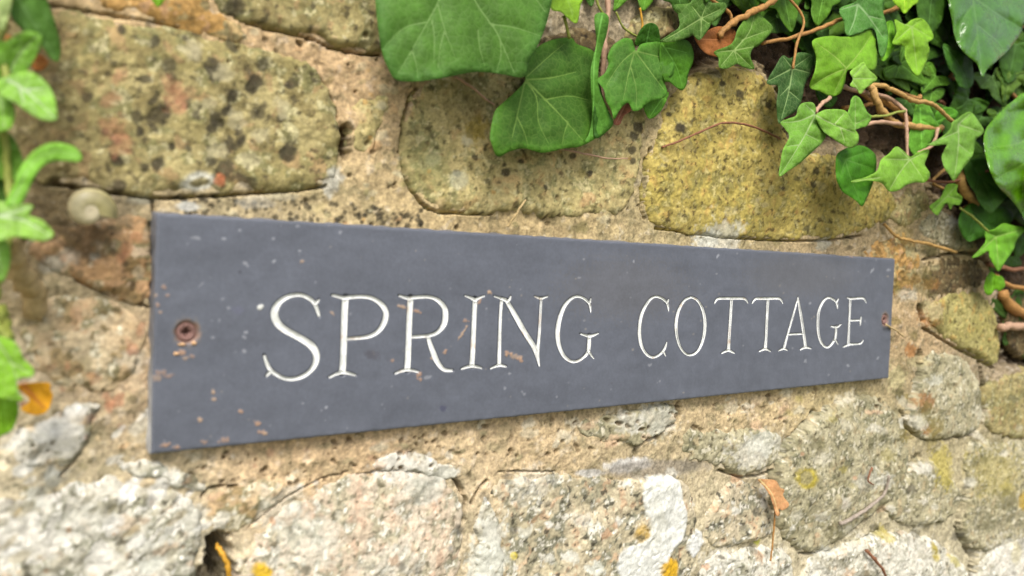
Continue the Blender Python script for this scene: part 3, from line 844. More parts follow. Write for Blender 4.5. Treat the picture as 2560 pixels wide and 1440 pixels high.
PS = {1: .25, 2: .25, 3: .289}
LET = [
 ('S', 1, [[(792, 445, 30), (772, 380, 42), (748, 320, 44), (700, 270, 44), (625, 234, 42), (560, 230, 42), (480, 247, 46), (400, 297, 62), (352, 370, 80), (345, 440, 86), (375, 510, 86),
            (440, 572, 80), (540, 628, 76), (640, 684, 78), (720, 744, 85), (760, 812, 80), (762, 880, 70), (735, 950, 56), (680, 1010, 46), (600, 1055, 44), (510, 1072, 40), (430, 1060, 40),
            (360, 1022, 42), (310, 985, 46), (282, 945, 46), (258, 885, 40), (242, 832, 30)],
           [(792, 275, 16), (770, 300, 34), (742, 318, 40)], [(262, 1045, 22), (285, 1015, 38), (318, 990, 40)]]),
 ('P', 1, [[(1055, 255, 75), (1045, 400, 75), (1037, 700, 72), (1030, 900, 72), (1020, 1012, 78)], [(918, 232, 22), (960, 240, 32), (1010, 254, 36), (1060, 265, 45)],
           [(1050, 258, 42), (1150, 249, 40), (1250, 249, 40), (1340, 271, 46), (1420, 331, 56), (1457, 400, 62), (1450, 480, 65), (1410, 560, 55), (1350, 618, 45), (1270, 650, 40), (1180, 660, 36), (1070, 668, 34)],
           [(888, 1056, 22), (960, 1022, 30), (1025, 1000, 44)], [(1158, 1034, 22), (1080, 1012, 34), (1015, 1000, 44)]]),
 ('R', 1, [[(1705, 255, 68), (1692, 500, 66), (1682, 800, 66), (1672, 985, 70)], [(1588, 236, 22), (1650, 256, 32), (1708, 270, 42)],
           [(1703, 260, 38), (1800, 251, 36), (1900, 252, 36), (1980, 285, 46), (2040, 350, 58), (2055, 430, 66), (2040, 520, 60), (1990, 590, 46), (1930, 625, 40), (1850, 642, 36), (1715, 650, 34)],
           [(1878, 640, 40), (1900, 720, 52), (1930, 800, 62), (1962, 880, 62), (2002, 942, 52), (2050, 980, 42), (2126, 986, 30)],
           [(1548, 1018, 20), (1610, 992, 30), (1676, 975, 42)], [(1788, 1002, 20), (1730, 986, 30), (1666, 975, 42)]]),
 ('I', 1, [[(2350, 265, 52), (2340, 500, 52), (2327, 800, 54), (2318, 945, 58)], [(2248, 238, 16), (2300, 256, 28), (2354, 282, 46)], [(2446, 238, 14), (2390, 260, 26), (2344, 285, 42)],
           [(2208, 972, 18), (2270, 950, 30), (2324, 938, 44)], [(2420, 964, 18), (2370, 948, 30), (2312, 936, 44)]]),
 ('N', 2, [[(618, 262, 34), (606, 400, 34), (598, 600, 36), (590, 930, 44)], [(540, 243, 14), (600, 262, 26), (662, 282, 46)], [(708, 240, 12), (690, 280, 30), (662, 294, 42)],
           [(665, 285, 44), (760, 450, 58), (850, 608, 58), (940, 750, 58), (975, 850, 42), (994, 944, 14)], [(1012, 256, 28), (1002, 450, 28), (992, 620, 32), (976, 800, 40), (986, 910, 22)],
           [(944, 243, 12), (980, 258, 22), (1012, 264, 28), (1045, 256, 22), (1080, 243, 12)], [(500, 968, 16), (550, 946, 26), (594, 932, 40), (625, 938, 30), (664, 946, 18)]]),
 ('G', 2, [[(1507, 404, 10), (1502, 350, 24), (1490, 312, 30), (1440, 266, 28), (1380, 246, 26), (1320, 262, 30), (1252, 330, 38), (1207, 430, 46), (1182, 540, 52), (1176, 640, 50), (1192, 740, 46),
            (1232, 830, 40), (1290, 884, 34), (1340, 898, 30), (1400, 880, 28), (1460, 830, 32), (1487, 782, 38)], [(1510, 264, 10), (1498, 300, 26), (1484, 318, 28)],
           [(1495, 630, 36), (1490, 720, 44), (1484, 800, 38)], [(1482, 780, 34), (1510, 830, 22), (1540, 868, 12)],
           [(1404, 618, 16), (1450, 633, 26), (1495, 642, 36), (1540, 631, 26), (1584, 612, 14)]]),
 ('C', 3, [[(455, 548, 8), (450, 505, 22), (440, 474, 26), (400, 438, 24), (345, 422, 22), (300, 442, 24), (255, 502, 28), (220, 582, 32), (204, 680, 34), (206, 780, 34), (226, 860, 30), (270, 925, 26),
            (320, 946, 24), (370, 927, 22), (410, 887, 24), (427, 855, 20), (440, 812, 8)], [(456, 442, 8), (446, 465, 22), (432, 478, 22)], [(408, 888, 22), (418, 910, 18), (430, 936, 10)]]),
 ('O', 3, [[(650, 425, 22), (700, 450, 24), (741, 512, 28), (765, 600, 32), (768, 700, 32), (750, 800, 28), (715, 880, 24), (670, 920, 22), (622, 925, 22), (576, 890, 22), (541, 820, 26), (521, 720, 30),
            (523, 620, 32), (546, 530, 28), (592, 455, 24), (650, 425, 22)]]),
 ('T', 3, [[(852, 480, 8), (878, 442, 22), (940, 436, 24), (1000, 436, 28), (1060, 436, 24), (1116, 442, 22), (1142, 480, 8)], [(1000, 436, 30), (990, 600, 28), (980, 750, 28), (972, 890, 34)],
           [(912, 912, 12), (945, 896, 20), (972, 886, 30), (1000, 898, 20), (1026, 912, 12)]]),
 ('T', 3, [[(1176, 482, 8), (1206, 442, 22), (1260, 438, 24), (1312, 438, 28), (1370, 436, 22), (1420, 442, 20), (1443, 482, 8)], [(1315, 438, 28), (1305, 620, 26), (1298, 780, 26), (1290, 876, 32)],
           [(1236, 896, 12), (1265, 883, 18), (1290, 873, 28), (1315, 883, 18), (1338, 896, 12)]]),
 ('A', 3, [[(1575, 430, 14), (1530, 590, 18), (1490, 730, 18), (1450, 878, 24)], [(1574, 425, 12), (1590, 530, 26), (1602, 600, 28), (1622, 730, 28), (1640, 860, 30)], [(1488, 748, 18), (1622, 742, 18)],
           [(1406, 890, 10), (1450, 872, 22), (1484, 887, 10)], [(1592, 882, 10), (1638, 860, 24), (1688, 870, 10)]]),
 ('G', 3, [[(1916, 528, 6), (1912, 490, 20), (1904, 468, 20), (1870, 440, 18), (1830, 432, 20), (1790, 466, 22), (1756, 540, 25), (1746, 640, 27), (1751, 740, 25), (1776, 820, 23), (1820, 860, 20),
            (1860, 838, 20), (1895, 785, 22)], [(1925, 438, 6), (1912, 462, 18), (1900, 474, 18)], [(1905, 676, 22), (1902, 740, 22), (1895, 795, 22)], [(1893, 784, 20), (1905, 808, 14), (1922, 836, 8)],
           [(1858, 676, 10), (1880, 682, 18), (1905, 686, 22), (1925, 678, 16), (1946, 660, 8)]]),
 ('E', 3, [[(2027, 434, 24), (2022, 560, 20), (2015, 700, 20), (2010, 840, 26)], [(1996, 428, 8), (2030, 440, 20), (2080, 436, 18), (2138, 436, 18), (2166, 476, 8)], [(2020, 628, 16), (2116, 625, 16)],
           [(2120, 592, 8), (2116, 628, 16), (2112, 670, 8)], [(2008, 834, 22), (2060, 832, 18), (2115, 826, 16), (2140, 796, 6)], [(1962, 858, 8), (2000, 842, 20), (2015, 834, 22)]]),
]
# the slab's own grid
sxg = [0.0]
while sxg[-1] < SW - .0002:
    sxg.append(sxg[-1] + .00030 + .00024 * sxg[-1] / SW)
sxg = np.array(sxg) * SW / sxg[-1]
szg = np.linspace(0, SH, 200)
SX, SZ = np.meshgrid(sxg, szg, indexing='ij')
SPX, SPY = to_px(np.stack([SX, np.full_like(SX, FACE), SZ], -1))
carve = np.zeros(SX.shape)
MAT_PAINT = None
letters = []
for ch, pn, strokes in LET:
    V = []; F = []
    for si_, st in enumerate(strokes):
        a = np.array(st, float)
        xy = np.stack(panel(pn, a[:, 0], a[:, 1]), 1)
        wd = a[:, 2] * PS[pn] * (.83 if pn < 3 else .79)
        cl = catmull(np.column_stack([xy, wd]), 6, closed=False)
        xy, wd = cl[:, :2], np.maximum(cl[:, 2], 1.2)
        tg = np.gradient(xy, axis=0); tg /= np.linalg.norm(tg, axis=1)[:, None] + 1e-9
        nn = np.stack([-tg[:, 1], tg[:, 0]], 1)
        L_, R_ = xy + nn * wd[:, None] / 2, xy - nn * wd[:, None] / 2
        # carve the slab under the stroke
        x0, x1 = xy[:, 0].min() - 14, xy[:, 0].max() + 14
        wl = at(np.array([x0, x1]), np.array([760, 760]), FACE)[:, 0]
        i0, i1 = np.searchsorted(sxg, wl); i0 = max(i0 - 2, 0); i1 = min(i1 + 2, len(sxg))
        qv = np.stack([SPX[i0:i1].ravel(), SPY[i0:i1].ravel()], 1)
        dd, pp = seg_dist(qv, xy)
        hw = np.interp(pp * (len(wd) - 1), np.arange(len(wd)), wd) / 2
        sd_ = (dd - hw) * .00016 * 1000       # about mm
        dep = np.clip(-(sd_ - .12) * 3.0, 0, 1.3).reshape(SPX[i0:i1].shape)
        carve[i0:i1] = np.maximum(carve[i0:i1], dep)
        b0 = len(V)
        rows = 5
        vd = np.clip(wd * .00016 * .8, .00015, .0008)        # groove depth
        eps = .00003 * (si_ % 4)
        for w_, dz in ((0, -1), (.25, .45), (.5, 1), (.75, .45), (1, -1)):
            pxy = L_ * (1 - w_) + R_ * w_
            yv = np.where(dz < 0, FACE - .00005 - eps, FACE + vd * max(dz, 0) - eps)
            V += at(pxy[:, 0], pxy[:, 1], yv).tolist()
        m = len(xy)
        for r_ in range(rows - 1):
            for i in range(m - 1):
                F.append((b0 + r_ * m + i, b0 + r_ * m + i + 1, b0 + (r_ + 1) * m + i + 1, b0 + (r_ + 1) * m + i))
    letters.append((ch, V, F))

# slate colour and marks
s1 = fbm(SX * 1000 / 30, SZ * 1000 / 16, 201, 3); s2 = fbm(SX * 1000 / 6, SZ * 1000 / 6, 211, 3); s3 = fbm(SX * 1000 / 1.6, SZ * 1000 / 1.6, 221, 2)
base = np.array([.082, .0895, .113])
sc_ = base * np.clip(1 + .12 * s1 + .10 * s2 + .05 * s3 + 0.035 * fbm(SX * 1000 / 70, SZ * 1000 / 5, 231, 2), .6, 1.5)[..., None]
shadd = .00012 * s1 + .00006 * s2
edge = np.minimum.reduce([SX, SW - SX, SZ, SH - SZ]) * 1000
t = (sstep(1.2, .1, edge + .5 * s2) * .04)[..., None]
sc_ = sc_ * (1 - t) + np.array([.20, .21, .24]) * t
shadd += .00035 * np.clip(1 - (edge + .5 * s2) / .9, 0, 1) ** 2


def smark(px, py, r, rgb, a=1, asp=1.0, rot=0., warp=.4, h=0.0, k=ALB):
    wl = at(np.array([px - 2.2 * r - 3, px + 2.2 * r + 3]), np.array([py, py]), FACE)[:, 0]
    i0, i1 = np.searchsorted(sxg, wl); i0 = max(i0 - 1, 0); i1 = min(i1 + 1, len(sxg))
    dx, dy = SPX[i0:i1] - px, SPY[i0:i1] - py
    c, s = math.cos(rot), math.sin(rot)
    d = np.hypot((dx * c + dy * s) / r, (-dx * s + dy * c) / (r * asp)) + warp * s3[i0:i1]
    wg = a * (1 - sstep(.6, 1.15, d))
    sc_[i0:i1] = sc_[i0:i1] * (1 - wg[..., None]) + lin(rgb, k) * wg[..., None]
    shadd[i0:i1] += h * wg


OR1, OR2 = (198, 158, 126), (214, 180, 146)
for x, y, r, asp, rot in [(532, 978, 9, .8, .4), (536, 997, 6, .8, 0), (642, 1058, 10, .6, .9), (652, 1080, 8, .7, .2), (664, 1084, 7, .5, 0), (510, 1105, 9, .5, 0), (558, 1100, 15, .45, -.1),
                          (409, 716, 7, .8, 0), (390, 738, 8, .7, 0), (420, 738, 6, .7, 0), (394, 762, 7, .6, .7), (402, 780, 7, .6, 0), (403, 930, 14, .5, 0), (420, 940, 12, .5, 0), (392, 945, 12, .7, 0),
                          (500, 1050, 6, 1, 0), (600, 1028, 6, .8, 0), (1285, 890, 20, .4, .25), (1270, 884, 10, .6, 0), (1300, 900, 10, .5, .4), (1165, 803, 6, 1, 0), (1157, 832, 20, .16, -1.0),
                          (1112, 880, 9, .45, -.7), (1082, 895, 7, .6, 0), (1047, 938, 7, 1.2, .2), (1050, 948, 6, .7, 0), (980, 902, 5, .8, 0), (1225, 731, 6, .9, 0), (1200, 752, 10, .3, -1.0),
                          (830, 782, 8, .45, .8), (1002, 766, 12, .35, .3), (1042, 778, 10, .4, .5), (757, 653, 6, .9, 0), (410, 1112, 14, .35, -.1), (440, 1118, 10, .4, 0), (2128, 640, 6, .6, .4),
                          (455, 880, 12, .6, .5), (480, 890, 7, .6, .2), (465, 895, 8, .5, 0)]:
    smark(x, y, r, OR1 if random.random() < .5 else OR2, random.uniform(.4, .72), asp, rot, .9, -.00025)
for x, y, r, asp, rot in [(490, 595, 13, .35, 0), (562, 597, 7, .5, 0), (612, 657, 9, .5, .8), (620, 665, 6, .6, 0), (684, 597, 5, .8, 0), (685, 653, 6, .6, -.4), (750, 627, 6, .7, .2),
                          (745, 565, 6, .7, 0), (600, 575, 5, .7, 0), (556, 747, 6, .7, 0), (530, 801, 4, 1, 0), (548, 801, 4, 1, 0), (533, 844, 7, .5, .2), (615, 830, 6, .6, 0), (610, 843, 6, .6, .5),
                          (610, 878, 6, .7, 0), (588, 880, 5, .7, 0), (570, 770, 5, .7, 0), (505, 710, 9, .25, -.7), (850, 580, 5, 1, 0), (1448, 694, 4, 1, 0), (1070, 943, 9, .55, -.4), (1795, 640, 8, .3, -1.2),
                          (1584, 653, 4, 1, 0), (1262, 970, 4, 1, 0), (1310, 984, 4, 1, 0), (1275, 934, 4, .7, 0), (2025, 758, 4, 1, 0), (2013, 903, 5, 1, .4), (2180, 677, 8, .35, -1), (2222, 675, 6, .6, 0),
                          (2120, 914, 4, 1, 0), (2195, 895, 6, .4, -1), (1625, 912, 5, .9, 0), (815, 1018, 4, 1, 0), (757, 1008, 4, .8, 0)]:
    smark(x, y, r, (190, 193, 202), random.uniform(.3, .55), asp, rot, .7)
for _ in range(230):
    smark(random.uniform(390, 2225), random.uniform(545, 1110), random.uniform(1.6, 3.4), random.choice([(180, 182, 190), (180, 172, 158), (90, 88, 96)]), random.uniform(.15, .4))
smark(651, 768, 9, (235, 236, 230), 1, .75, -.6, .2, -.0003)
smark(930, 887, 20, (84, 82, 92), .6, .65, .2, .3); smark(1108, 1022, 9, (78, 80, 104), .8, .9); smark(595, 775, 16, (110, 112, 134), .5, .8); smark(600, 680, 5, (60, 60, 70), .5)
smark(1560, 720, 180, (120, 114, 108), .2, .5, 0, .6); smark(2000, 690, 150, (112, 108, 104), .25, .4, 0, .6)
for px, py, rx, ry in ((468, 832, 40, 40), (2213, 799, 11, 22)):
    smark(px, py, rx, (150, 140, 122), .55, ry / rx, 0, .25)
    smark(px, py, rx * .84, (150, 92, 66), .6, ry / rx, 0, .2)
# countersinks
SCREW = []
for px, py in ((467, 831), (2213, 799)):
    c3 = at(np.array(px), np.array(py), FACE)
    SCREW.append(c3)
    rr = np.hypot(SX - c3[0], SZ - c3[2]) * 1000
    shadd += np.clip((4.3 - rr) * .9, 0, 1.7) / 1000 + .003 * (rr < 1.7)
sy = FACE + carve / 1000 + shadd
nx_, nz_ = SX.shape
V = np.stack([SX.ravel(), sy.ravel(), SZ.ravel()], 1)
ok = np.ones(SX.shape, bool)
used, F = grid_faces(ok)
# sides and back: follow the rim with slightly uneven riven edges
rim = [(i, 0) for i in range(nx_)] + [(nx_ - 1, j) for j in range(1, nz_)] + [(i, nz_ - 1) for i in range(nx_ - 2, -1, -1)] + [(0, j) for j in range(nz_ - 2, 0, -1)]
rim = np.array(rim)
rid = rim[:, 0] * nz_ + rim[:, 1]
ring = V[rid]
allV = [V]; Fs = [F]; prev = rid; off = len(V); cols = [sc_.reshape(-1, 3)]
cen = np.array([SW / 2, 0, SH / 2])
for lev, dy in enumerate((.0010, .003, .0052, ST)):
    rv = ring.copy()
    rv[:, 1] = FACE + dy
    nrm = np.zeros_like(rv)
    nrm[:, 0] = np.where(ring[:, 0] < 1e-6, -1, np.where(ring[:, 0] > SW - 1e-6, 1, 0))
    nrm[:, 2] = np.where(ring[:, 2] < 1e-6, -1, np.where(ring[:, 2] > SH - 1e-6, 1, 0))
    u_ = np.arange(len(rv)) * .06
    am = (.00035, .0007, .0007, .0003)[lev]
    rv += nrm * (am * .5 + am * perlin(u_, np.full_like(u_, lev * 3.7), 77)[:, None])
    allV.append(rv)
    ids = off + np.arange(len(rv)); off += len(rv)
    Fs.append(np.stack([prev, ids, np.roll(ids, -1), np.roll(prev, -1)], 1))
    prev = ids
    lc = (np.array([.12, .125, .145]) + np.array([.26, .26, .25]) * ((ring[:, 0] < 1e-6) * sstep(.05, .0, ring[:, 2]))[:, None]) * np.clip(1 + .35 * perlin(u_ * 1.3, np.full_like(u_, lev * 2.1), 78), .5, 1.6)[:, None]
    cols.append(lc)
slab_m, n, l, b = new_mat('slate')
pos = n.new('ShaderNodeNewGeometry').outputs['Position']
at_ = n.new('ShaderNodeAttribute'); at_.attribute_name = 'Col'
f1 = noise(n, l, pos, 55, 5, .6); f2 = noise(n, l, pos, 700, 3)
hs = n.new('ShaderNodeVectorMath'); hs.operation = 'SCALE'
l.new(at_.outputs['Color'], hs.inputs[0]); l.new(ramp(n, l, f2, (.3, .7, .94, 1.06)), hs.inputs['Scale'])
l.new(hs.outputs[0], b.inputs['Base Color'])
l.new(ramp(n, l, f1, (.3, .7, .42, .58)), b.inputs['Roughness'])
b.inputs['Specular IOR Level'].default_value = .45
bp = n.new('ShaderNodeBump'); bp.inputs['Strength'].default_value = .06; bp.inputs['Distance'].default_value = .0006
l.new(f2, bp.inputs['Height']); l.new(bp.outputs[0], b.inputs['Normal'])
mesh('slab', np.vstack(allV), np.vstack(Fs), slab_m, sign, np.vstack(cols))

pm, n, l, b = new_mat('white_paint')
pos = n.new('ShaderNodeNewGeometry').outputs['Position']
f1 = noise(n, l, pos, 260, 4, .6); f2 = noise(n, l, pos, 90, 3, .6)
c_ = mixc(n, l, (.50, .51, .49), (.70, .71, .70), ramp(n, l, f1, (.35, .6, 0, 1)))
c_ = mixc(n, l, c_, (.42, .27, .15), ramp(n, l, f2, (.62, .72, 0, .7)))
l.new(c_, b.inputs['Base Color']); b.inputs['Roughness'].default_value = .6
for ch, V, F in letters:
    o = mesh('letter', V, F, pm, sign)
    o['label'] = 'white carved letter ' + ch

rust = simple_mat('rusty_steel', (138, 104, 96), .7, .4, 900, .6)
for c3 in SCREW:
    prof = [(4.15, .0), (3.75, .45), (3.35, 1.15), (3.2, .75), (3.0, .35), (2.6, .2), (2.0, .35), (1.35, .75), (1.05, 2.2), (.6, 3.0), (.0, 3.0)]
    V = []; F = []
    ns = 28
    for r_, dz in prof[:-1]:
        for k in range(ns):
            th = 2 * math.pi * k / ns
            rk = r_ * (1 + (.18 * math.cos(4 * th) if r_ < 1.6 else .02 * math.sin(5 * th)))
            V.append((c3[0] + rk * math.cos(th) / 1000, FACE + dz / 1000 + .0002, c3[2] + rk * math.sin(th) / 1000))
    for i in range(len(prof) - 2):
        for k in range(ns):
            k2 = (k + 1) % ns
            F.append((i * ns + k, i * ns + k2, (i + 1) * ns + k2, (i + 1) * ns + k))
    V.append((c3[0], FACE + .0034, c3[2]))
    for k in range(ns):
        F.append(((len(prof) - 2) * ns + k, (len(prof) - 2) * ns + (k + 1) % ns, len(V) - 1))
    mesh('screw', V, F, rust, sign)
# crumbs of mortar caught in the countersink of the near screw
crumb = simple_mat('mortar_crumb', (226, 184, 140), .9, .2, 500, .4)
for px, py, rx, rz in ((455, 861, 1.5, .5), (485, 858, .9, .75), (440, 884, 1.0, .7)):
    c3 = at(np.array(px), np.array(py), FACE)
    V = []; F = []
    for i, (rr, yy) in enumerate(((1, .0004), (.85, -.0003), (.4, -.0006))):
        for k in range(10):
            th = 2 * math.pi * k / 10
            j_ = 1 + .2 * math.sin(k * 2.3 + px)
            V.append((c3[0] + rr * rx * j_ * math.cos(th) / 1000, FACE + yy, c3[2] + rr * rz * j_ * math.sin(th) / 1000))
    for i in range(2):
        for k in range(10):
            F.append((i * 10 + k, i * 10 + (k + 1) % 10, (i + 1) * 10 + (k + 1) % 10, (i + 1) * 10 + k))
    F.append(tuple(20 + k for k in range(10)))
    mesh('mortar_crumb', V, F, crumb, sign)


# ------------------------------------------------------------------ leaves
def leaf(parent, ol, d0, rgb, veins=(), tilt=(0, 0), fold=0.0, cup=0.0, wav=.05, mat=None, vein_rgb=None, vw=5.0, name='leaf', top=None, seed=0, sharp=False):
    """leaf from its outline; d0 = distance in front of the wall (mm), tilt in mm per 100 px, veins as pixel polylines"""
    ol = np.array(ol, float)
    size = max(np.ptp(ol[:, 0]), np.ptp(ol[:, 1]))
    step = max(3.0, size / 46)
    out = resample(catmull(ol, 6), step, True)
    rr = np.random.default_rng(seed + int(ol.sum()))
    bx0, by0 = out.min(0); bx1, by1 = out.max(0)
    gs = max(5.0, size / 26)
    gx, gy = np.meshgrid(np.arange(bx0, bx1, gs), np.arange(by0, by1, gs))
    ip = np.stack([gx.ravel(), gy.ravel()], 1) + rr.uniform(-.25, .25, (gx.size, 2)) * gs
    dd = sdf(ip, out)
    ip = ip[dd < -gs * .45]
    pts = [out]; edges = [(i, (i + 1) % len(out)) for i in range(len(out))]
    nb = len(out)
    vpol = []; flank = []
    for v in veins:
        vp = resample(catmull(np.array(v, float), 5, False) if len(v) > 2 else np.array(v, float), max(4, gs * .7))
        dv = sdf(vp, out)
        keep = dv < -1.5
        vpol.append(vp)
        vp2 = vp[keep]
        if len(vp2) > 1:
            edges += [(nb + i, nb + i + 1) for i in range(len(vp2) - 1)]
            pts.append(vp2); nb += len(vp2)
            hw_ = vw * (1.0 if len(vpol) < 4 else .7) * .8
            tg_ = np.gradient(vp2, axis=0); tg_ /= np.linalg.norm(tg_, axis=1)[:, None] + 1e-9
            nr_ = np.stack([-tg_[:, 1], tg_[:, 0]], 1)
            flank += [vp2 + nr_ * max(3, hw_), vp2 - nr_ * max(3, hw_)]
            if len(ip):
                dq, _ = seg_dist(ip, vp2)
                ip = ip[dq > gs * .4]
    if flank:
        fl = np.vstack(flank)
        ok_ = sdf(fl, out) < -2.0
        for vp in vpol:
            ok_ &= seg_dist(fl, vp)[0] > 1.8
        fl = fl[ok_]
        if len(fl) and len(ip):
            dmin = np.min(np.hypot(ip[:, None, 0] - fl[None, :, 0], ip[:, None, 1] - fl[None, :, 1]), axis=1)
            ip = ip[dmin > gs * .35]
        pts.append(fl)
    pts.append(ip)
    P2 = np.vstack(pts)
    r_ = delaunay_2d_cdt([Vector(p) for p in P2], edges, [list(range(len(out)))], 1, 1e-3)
    vv = np.array([tuple(p) for p in r_[0]])
    tris = [tuple(f) for f in r_[2]]
    mmpp = float(1000 * (np.linalg.norm(at(ol[:, 0].mean(), ol[:, 1].mean()) - CAM) / FOC))     # mm per pixel
    c0 = ol.mean(0)
    vr = np.full(len(vv), 9.0); dm = np.full(len(vv), 1e9)
    for k, vp in enumerate(vpol):
        d, t = seg_dist(vv, vp)
        hwid = vw * (1.0 if k < 3 else .7) * (1 - .72 * t) * .5
        vr = np.minimum(vr, d / np.maximum(hwid, .5))
        if k == 0:
            dm = d
    u = (vv - c0) / size
    dep = d0 + tilt[0] * (vv[:, 0] - c0[0]) / 100 + tilt[1] * (vv[:, 1] - c0[1]) / 100
    szmm = size * mmpp
    dep = dep - cup * szmm * (u ** 2).sum(1) * 2
    if len(vpol):
        dep = dep - fold * np.minimum(dm, size) * mmpp
        dv_ = np.min([seg_dist(vv, vp)[0] for vp in vpol], axis=0)
        dep = dep - .018 * szmm * np.exp(-(dv_ / (size * .035)) ** 2)
    dep = dep + wav * szmm * (perlin(u[:, 0] * 3.1 + 5 + seed, u[:, 1] * 3.1 + c0[0] * .013, 301) * .8 + .35 * perlin(u[:, 0] * 8 + 9, u[:, 1] * 8 + seed, 302))
    V = at(vv[:, 0], vv[:, 1], -dep / 1000)
    base_ = lin(rgb, ALB) * (1 if mat is MAT_DRY else np.array([1.24, 1.16, .68]))
    col = base_ * np.clip(1 + .22 * perlin(u[:, 0] * 2.6 + seed * 1.7, u[:, 1] * 2.6 + c0[1] * .01, 303), .6, 1.4)[:, None]
    de, _ = seg_dist(vv, out, True)
    if top is not None:         # second leaf tone towards the margin
        t = sstep(.0, .10, de / size)[:, None]
        col = col * t + lin(top, ALB) * (1 - t)
    vc = lin(vein_rgb, ALB) if vein_rgb is not None else np.minimum(base_ * 1.9 + .035, .6)
    o = mesh(name, V, tris, mat or MAT_LEAF, parent, col, {'vein': vr})
    a = o.data.attributes.new('VeinCol', 'FLOAT_COLOR', 'POINT')
    a.data.foreach_set('color', np.tile(np.append(vc, 1), len(V)).astype(np.float32))
    sm = o.modifiers.new('thickness', 'SOLIDIFY'); sm.thickness = .00016; sm.offset = 0
    return o


def stem(parent, pts, dep, wpx, mat, name='stem', sides=8, seed=0, taper=1.0, wob=.06):
    """pts pixels, dep mm in front of the wall (one value or one per point)"""
    p = np.array(pts, float)
    dp = np.broadcast_to(np.asarray(dep, float), (len(p),))
    c = catmull(np.column_stack([p, dp]), 6, False)
    X = at(c[:, 0], c[:, 1], -c[:, 2] / 1000)
    r_ = np.linalg.norm(X - CAM, axis=1) / FOC * wpx / 2 * np.linspace(1, taper, len(X))
    ii_ = np.arange(len(X)) * .55 + seed * 3.1
    r_ = r_ * (1 + .22 * perlin(ii_, ii_ * 0 + seed, 88)) * np.where(np.arange(len(X)) % 6 == 0, 1.14, 1)
    X = X + (np.stack([perlin(ii_, ii_ * 0 + 3, 89), perlin(ii_, ii_ * 0 + 5, 90) * .5, perlin(ii_, ii_ * 0 + 9, 91)], 1) * r_[:, None] * .7)
    V, F = tube_mesh(X, r_, sides, wob, seed)
    return mesh(name, V, F, mat, parent)


ST_TAN = simple_mat('woody_ivy_stem', (196, 156, 92), .7, .3, 500, .5)
ST_ORG = simple_mat('orange_ivy_stem', (182, 134, 74), .7, .3, 500, .5)
ST_PNK = simple_mat('pinkish_ivy_stem', (196, 158, 130), .65, .2, 500, .3)
ST_GRN = simple_mat('green_ivy_stem', (150, 160, 70), .6, .2, 500, .2)
ST_RED = simple_mat('reddish_tendril', (148, 100, 72), .7, .3, 600, .3)
ST_STRAW = simple_mat('straw', (206, 180, 130), .8, .25, 700, .3)
ST_YEL = simple_mat('yellow_stalk', (214, 160, 50), .6, .25, 400, .2)

ivy = empty('ivy_plant', tuple(at(2250.0, 150.0, 0.0)), 'green ivy with one huge leaf hanging over the top right of the wall', 'ivy')

LIME, BRI, MID, DRK, BLU = (118, 174, 58), (122, 176, 76), (88, 138, 50), (62, 104, 38), (70, 112, 66)
PV = (176, 204, 124)

# --- hidden layer of shaded leaves that fills the tangle
TEMPL = [(0, 0), (.14, -.16), (.42, -.30), (.60, -.22), (.56, -.02), (.44, .20), (.30, .34), (.22, .62), (0, 1.0), (-.22, .62), (-.30, .34), (-.44, .20), (-.56, -.02), (-.60, -.22), (-.42, -.30), (-.14, -.16)]
TV = [[(0, 0), (0, .9)], [(0, 0), (.5, -.2)], [(0, 0), (-.5, -.2)], [(0, 0), (.4, .15)], [(0, 0), (-.4, .15)]]


def ivy_leaf(parent, px, py, size, rot, d, rgb, seed, sq=1.0, **kw):
    c, s = math.cos(rot), math.sin(rot)
    rr = random.Random(seed)

    def tr(p):
        x, y = p[0] * size * sq, p[1] * size
        return (px + x * c - y * s, py + x * s + y * c)
    ol = [tr((p[0] * rr.uniform(.88, 1.14), p[1] * rr.uniform(.9, 1.1))) for p in TEMPL]
    return leaf(parent, ol, d, rgb, [[tr(p) for p in v] for v in TV], seed=seed, **kw)


FILL = [(1720, -60), (1720, 60), (1780, 110), (1900, 60), (1990, 110), (2060, 160), (2200, 250), (2230, 330), (2350, 380), (2420, 440), (2470, 560), (2560, 660), (2660, 640), (2680, -60)]
fp = np.array(FILL, float)
r2 = random.Random(21)
cnt = 0
while cnt < 125:
    x, y = r2.uniform(1700, 2680), r2.uniform(-70, 660)
    if not inside(np.array([[x, y + 30]]), fp)[0]:
        continue
    big = y < 200 or x > 2380
    ivy_leaf(ivy, x, y, r2.uniform(55, 105) if big else r2.uniform(40, 70), r2.uniform(-1.0, 1.0), r2.uniform(-12, 5),
             r2.choice([(58, 98, 38), (68, 112, 42), (52, 88, 38), (86, 126, 48), (66, 106, 54), (74, 118, 46)]), cnt + 500, r2.uniform(.75, 1.1), tilt=(r2.uniform(-4, 4), r2.uniform(-2, 6)), vein_rgb=(110, 150, 80), vw=3)
    cnt += 1
for i in range(34):
    ivy_leaf(ivy, r2.uniform(1640, 2700), r2.uniform(-270, -60), r2.uniform(55, 110), r2.uniform(-1, 1), r2.uniform(-4, 16), r2.choice([(68, 112, 42), (86, 130, 52), (58, 98, 40)]), 1200 + i, r2.uniform(.8, 1.1), tilt=(r2.uniform(-3, 3), r2.uniform(-1, 5)), vein_rgb=(120, 160, 84), vw=3.5)
